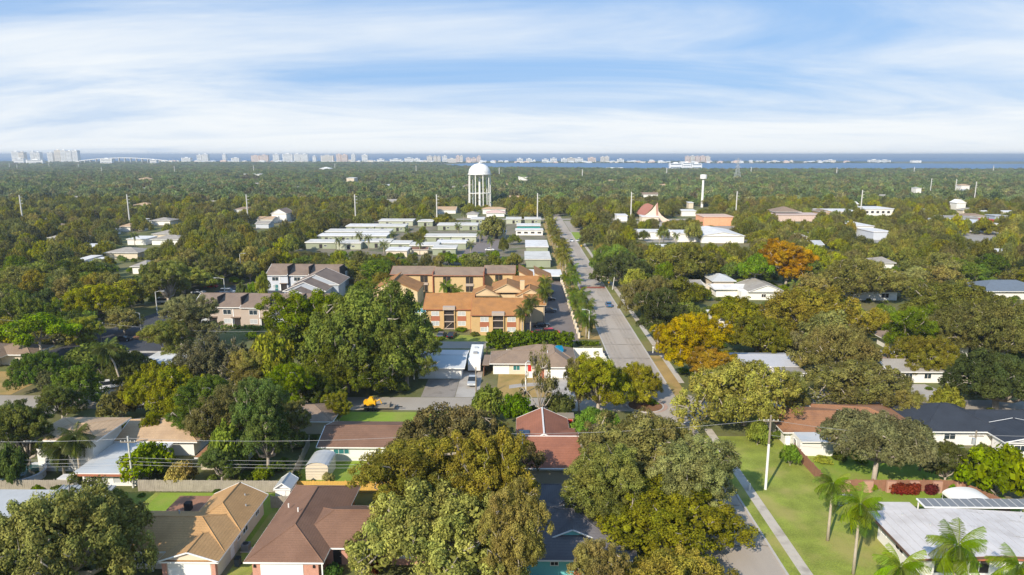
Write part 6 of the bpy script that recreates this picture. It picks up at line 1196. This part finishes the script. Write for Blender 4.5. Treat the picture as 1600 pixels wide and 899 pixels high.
# yellow sign on the far cross street, signs along the street
for (px, py, top, m, lab) in ((1538, 661, 645, ym, 'yellow warning sign in the shade at the right cross street'), (951, 449, 440, ym, 'small yellow sign on the right verge of the street'), (908, 392, 383, ym, 'yellow sign on the verge near the far junction')):
    X, Y = G(px, py); h = max(2.2, Zat(top, Y, px)); t = thing('road_sign', lab, 'road sign', (X, Y, 0)); MB().tube([(0, 0, 0), (0, 0, h)], .05, 6).build('post', steel, t); s_ = .42; MB().add([(0, -.06, h - 2 * s_), (s_, -.06, h - s_), (0, -.06, h), (-s_, -.06, h - s_), (0, -.09, h - 2 * s_), (s_, -.09, h - s_), (0, -.09, h), (-s_, -.09, h - s_)], [(3, 2, 1, 0), (4, 5, 6, 7), (0, 1, 5, 4), (1, 2, 6, 5), (2, 3, 7, 6), (3, 0, 4, 7)]).build('plate', m, t)

# ------------------------------------------------------------ the wood: individual trees first, then the mass beyond
PROTECT = [(478, 338, 690, 394), (655, 340, 800, 398), (800, 345, 860, 425), (415, 412, 525, 450), (336, 466, 470, 515), (660, 410, 905, 530), (862, 345, 945, 600), (1000, 366, 1160, 380), (1100, 342, 1144, 349), (1003, 318, 1046, 342), (1215, 338, 1270, 344), (1355, 331, 1395, 336), (1505, 356, 1550, 368), (1340, 366, 1385, 372), (160, 470, 250, 545), (1296, 446, 1356, 472), (1165, 448, 1218, 470), (228, 350, 276, 376), (170, 392, 215, 404), (186, 362, 225, 368)]
def ok_site(X, Y, R, h, near=True):
    if 19.5 - R * .5 < X < 33.5 + R * .5 and Y < 530: return False
    if 14 < X < 22 and Y < 505: return False
    if 505 < Y < 525 and -60 < X < 260: return False
    for x0, y0, x1, y1 in FOOT:
        if x0 - R * .75 < X < x1 + R * .75 and y0 - R * .75 < Y < y1 + R * .75: return False
    if 1.5 < X < 16 and 172 < Y < 268: return False
    if -118 - .0 < X < -80 and 156 < Y < 250 and not (X < -108 + (Y - 250) * .0): return False
    if -45 < X < 2 and 176 < Y < 250: return False
    cx, top = PX(X, Y, h * .93); _, bot = PX(X, Y, 0); w = R * F / depth(X, Y) * .9
    for q in CLEAR:
        if Y < q[4] and cx + w > q[0] and cx - w < q[2] and top < q[3] and bot > q[1]: return False
    for q in PROTECT:
        if cx + w * .8 > q[0] and cx - w * .8 < q[2] and top + 2 < q[3] and bot > q[3]: return False
    return True
TA = [tuple(t) for t in TREES]
rs = random.Random(99); cand = []
def scatter(y0, y1, step, rmin, rmax, hmin, hmax, fill, xl=lambda y: -.86 * y - 12, xr=lambda y: .80 * y + 12, lim=None):
    y = y0
    while y < y1:
        x = xl(y)
        while x < xr(y):
            X = x + rs.uniform(-.42, .42) * step; Yy = y + rs.uniform(-.42, .42) * step; x += step
            if rs.random() > fill: continue
            R = rs.uniform(rmin, rmax); h = rs.uniform(hmin, hmax) * (.75 + .25 * R / rmax)
            if lim and lim(X, Yy): continue
            cand.append((X, Yy, R, h))
        y += step
bay = lambda X, Y: X > -420 and Y > (2950 - (X + 420) * 1.66 if X < -120 else 2450 - (X + 120) * .43 if X < 500 else 2180)
scatter(152, 600, 8.6, 3.4, 7.4, 6, 13, .93)
scatter(600, 1200, 11.5, 5, 9, 5.5, 13.5, .95); scatter(1200, 1700, 15, 6.5, 11, 6, 13, .97, lim=bay); scatter(1700, 2560, 18, 8, 13, 5, 9.5, .97, lim=bay); scatter(2560, 3950, 27, 12, 20, 6, 12, .97, lim=bay)
scatter(3990, 5150, 40, 10, 20, 3, 7, .35, xl=lambda y: -.86 * y, xr=lambda y: min(.8 * y, 2000)); scatter(4300, 4880, 24, 14, 20, 3, 6, .95, xl=lambda y: 1500, xr=lambda y: 2290)
good = []
fa = [f for f in FOOT]
for (X, Y, R, h) in cand:
    if Y < 620:
        if any((X - a) ** 2 + (Y - b) ** 2 < ((R + c) * .62) ** 2 for a, b, c in TA): continue
        if not ok_site(X, Y, R, h): continue
    elif Y < 1300:
        if any(x0 - R < X < x1 + R and y0 - R < Y < y1 + R for x0, y0, x1, y1 in fa): continue
        cx, top = PX(X, Y, h); w = R * F / Y
        if any(Y < q[4] and cx + w > q[0] and cx - w < q[2] and top < q[3] and top > q[1] - 30 for q in CLEAR if q[4] > 600): continue
    good.append((X, Y, R, h))
good.sort(key=lambda g: g[1])
pal = ['oak'] * 4 + ['grn'] * 3 + ['dark'] * 3 + ['olive'] * 4 + ['greyg'] * 2 + ['ygreen'] * 2 + ['green']
NIND = 205
ADJ = dict(oak='dull green oak', grn='mid green oak', dark='dark green oak', olive='olive oak', greyg='grey-green oak', ygreen='yellow-green oak', green='fresh green oak')
LM = [(110, 560, 'the flat tiered pine'), (133, 520, 'the bright yellow tree by the car park'), (215, 500, 'the dark car park'), (352, 440, 'the lamp by the carport'), (265, 440, 'the street lamps at the back of the car park'), (90, 420, 'the bright roof slivers, left'), (230, 375, 'the pale roofs on the left'), (435, 345, 'the white gabled house, left'), (480, 412, 'the rear town house roofs'), (560, 430, 'the split gable block'), (700, 400, 'the brown apartment roof'), (620, 395, 'the front row of mobile homes'),
      (772, 360, 'the round oak among mobile homes'), (925, 400, 'the right verge of the street'), (960, 450, 'the leaning pole'), (1085, 500, 'the large orange autumn tree'), (1060, 400, 'the white shop roofs'), (1150, 400, 'the low gabled shop roof'), (1195, 460, 'the white gabled house, right'), (1230, 400, 'the distant orange tree'), (1325, 455, 'the sandy flat roof'), (1400, 515, 'the dark brown roof and screen cage'), (1455, 570, 'the stone-grey roof'), (1560, 460, 'the slate blue roof'), (1510, 365, 'the pale warehouse'), (1380, 370, 'the white shop strip, right'), (1470, 400, 'the fan palm with dry skirt'), (1570, 560, 'the big dark edge oak'), (20, 580, 'the left edge houses'), (-60, 470, 'the pine, beyond the left edge'), (60, 400, 'the far left canopy'), (1310, 600, 'the silver car by the pale driveway'), (30, 440, 'the left edge canopy')]
def region(X, Y, R, h, col):
    px, py = PX(X, Y, h * .6); n = min(LM, key=lambda q: math.hypot(q[0] - px, (q[1] - py) * 1.6)); dx, dy = px - n[0], py - n[1]
    rel = ('right of' if dx > 0 else 'left of') if abs(dx) > abs(dy) * 1.3 else ('in front of' if dy > 0 else 'behind')
    sz = 'broad' if R > 6.4 else 'small' if R < 4.4 else 'middling'
    tl = 'tall ' if h / R > 1.75 else ''
    far = 'close ' if math.hypot(dx, dy) < 28 else 'well ' if math.hypot(dx, dy) > 60 else ''
    return f'{sz} {tl}{ADJ[col]} {far}{rel} {n[2]}'.replace(' of the lamp by the carport', ' of the carport lamp').replace('the street lamps at the back of the car park', 'the car park lamps').replace('the bright yellow tree by the car park', 'the bright yellow tree').replace('the dark brown roof and screen cage', 'the screen cage').replace('the silver car by the pale driveway', 'the silver car').replace('fan palm with dry skirt', 'dry skirted fan palm').replace('bright roof slivers, left', 'left roof slivers')
for g_ in good[:NIND]:
    X, Y, R, h = g_; c_ = rs.choice(pal); l_ = region(X, Y, R, h, c_); place_tree(X, Y, R, h, 'mid' if rs.random() < .85 else 'midmaple', c_, l_, group=l_)
rest = good[NIND:]
def forest(name, label, pts, kinds, colr, per_col):
    cols = bpy.data.collections.new(name + '_sources')           # not linked to the scene: only the crowns' shapes are taken from it
    k = 0
    for kd in kinds:
        for cm, tm in PROTO[kd]:
            o = bpy.data.objects.new('tree_source_%02d' % k, cm); cols.objects.link(o); k += 1
    me = bpy.data.meshes.new(name); me.vertices.add(len(pts)); me.vertices.foreach_set('co', np.array([(p[0], p[1], 0) for p in pts], dtype=np.float32).ravel())
    a = me.attributes.new('scl', 'FLOAT_VECTOR', 'POINT'); a.data.foreach_set('vector', np.array([(p[2], p[2], p[3]) for p in pts], dtype=np.float32).ravel())
    a = me.attributes.new('rot', 'FLOAT_VECTOR', 'POINT'); a.data.foreach_set('vector', np.array([(0, 0, rs.uniform(0, 6.28)) for p in pts], dtype=np.float32).ravel())
    a = me.attributes.new('idx', 'INT', 'POINT'); a.data.foreach_set('value', np.array([rs.randrange(k) for p in pts], dtype=np.int32))
    o = link(name, me, kind='stuff'); tag(o, label, 'trees'); o.color = (*colr, 1)
    ng = bpy.data.node_groups.new(name, 'GeometryNodeTree'); ng.interface.new_socket('Geometry', in_out='INPUT', socket_type='NodeSocketGeometry'); ng.interface.new_socket('Geometry', in_out='OUTPUT', socket_type='NodeSocketGeometry')
    gi = ng.nodes.new('NodeGroupInput'); go = ng.nodes.new('NodeGroupOutput'); mp_ = ng.nodes.new('GeometryNodeMeshToPoints'); ip = ng.nodes.new('GeometryNodeInstanceOnPoints'); ci = ng.nodes.new('GeometryNodeCollectionInfo')
    ci.inputs['Collection'].default_value = cols; ci.inputs['Separate Children'].default_value = True; ci.inputs['Reset Children'].default_value = True; ip.inputs['Pick Instance'].default_value = True
    def at(nm, ty): n = ng.nodes.new('GeometryNodeInputNamedAttribute'); n.data_type = ty; n.inputs['Name'].default_value = nm; return n.outputs['Attribute']
    ng.links.new(gi.outputs[0], mp_.inputs['Mesh']); ng.links.new(mp_.outputs[0], ip.inputs['Points']); ng.links.new(ci.outputs[0], ip.inputs['Instance']); ng.links.new(at('idx', 'INT'), ip.inputs['Instance Index'])
    ng.links.new(at('scl', 'FLOAT_VECTOR'), ip.inputs['Scale']); e = ng.nodes.new('FunctionNodeEulerToRotation'); ng.links.new(at('rot', 'FLOAT_VECTOR'), e.inputs[0]); ng.links.new(e.outputs[0], ip.inputs['Rotation']); ng.links.new(ip.outputs[0], go.inputs[0])
    m = o.modifiers.new('wood', 'NODES'); m.node_group = ng; return o
b1_ = [g for g in rest if g[1] < 650]; b2_ = [g for g in rest if g[1] >= 650]
def split(L_, fr): 
    A, B = [], []
    for g in L_: (A if rs.random() < fr else B).append(g)
    return A, B
A, B = split(b1_, .62); B, C_ = split(B, .62)
forest('woodland', 'dense dark green wood of oak crowns filling the middle distance', A, ['mid'], COLS['oak'], None)
forest('woodland', 'olive coloured oak crowns mixed through the middle distance wood', B, ['mid'], COLS['olive'], None)
forest('woodland', 'lighter yellow-green crowns dotted through the middle distance wood', C_, ['mid', 'midmaple'], COLS['ygreen'], None)
A, B = split(b2_, .7); B, C_ = split(B, .8)
forest('woodland', 'far dark wood stretching to the bay shore', A, ['low'], (.195, .24, .10), None)
forest('woodland', 'olive crowns mixed through the far wood', B, ['low'], (.27, .265, .12), None)
forest('woodland', 'pale yellowish crowns dotted through the far wood', C_, ['low'], (.27, .25, .11), None)
print('trees', len(TREES), 'cand', len(cand), 'ind', NIND, 'last ind y', good[min(NIND, len(good)) - 1][1], 'rest', len(rest))

# low shrubs and undergrowth filling the gaps close by: ground cover, one object
und = []
for k in range(2600):
    Y = rs.uniform(62, 330); X = rs.uniform(-.86 * Y - 8, .8 * Y + 8); R = rs.uniform(.5, 1.6) * (1 + Y / 400)
    if 14 < X < 35.5: continue
    if 35 < X < 72 and Y < 124 and not (X > 66 and Y > 90): continue
    if 121.5 < Y < 132: continue
    if any(x0 - R < X < x1 + R and y0 - R * 1.3 < Y < y1 + R for x0, y0, x1, y1 in FOOT): continue
    if (-54 < X < -8 and Y < 122) and not any((X - a) ** 2 + (Y - b) ** 2 < (c * .9) ** 2 for a, b, c in TREES): continue
    if -21 < X < 13 and 130 < Y < 160: continue
    if (-118 < X < -74 and 156 < Y < 250) or (-45 < X < 16 and 160 < Y < 265) or (-127 < X < -100 and 130 < Y < 148) or (-98 < X < -78 and 100 < Y < 145): continue
    und.append((X, Y, R, R * rs.uniform(.7, 1.5)))
forest('undergrowth', 'low shrubs and undergrowth on the shaded ground between the houses', und, ['bush'], COLS['grn'], None)

# ------------------------------------------------------------ haze: thin sea air over the whole place
hz = bpy.data.materials.new('haze'); hz.use_nodes = True; t = hz.node_tree; t.nodes.clear(); o_ = nd(t, 'ShaderNodeOutputMaterial'); pv = nd(t, 'ShaderNodeVolumePrincipled')
pv.inputs['Color'].default_value = (0.80, 0.90, 1.0, 1); pv.inputs['Density'].default_value = 0.00014; pv.inputs['Anisotropy'].default_value = 0.3; t.links.new(pv.outputs[0], o_.inputs['Volume'])
MB().box(-30100, -500, -1, 30100, 30100, 62).build('haze', hz, kind='stuff')
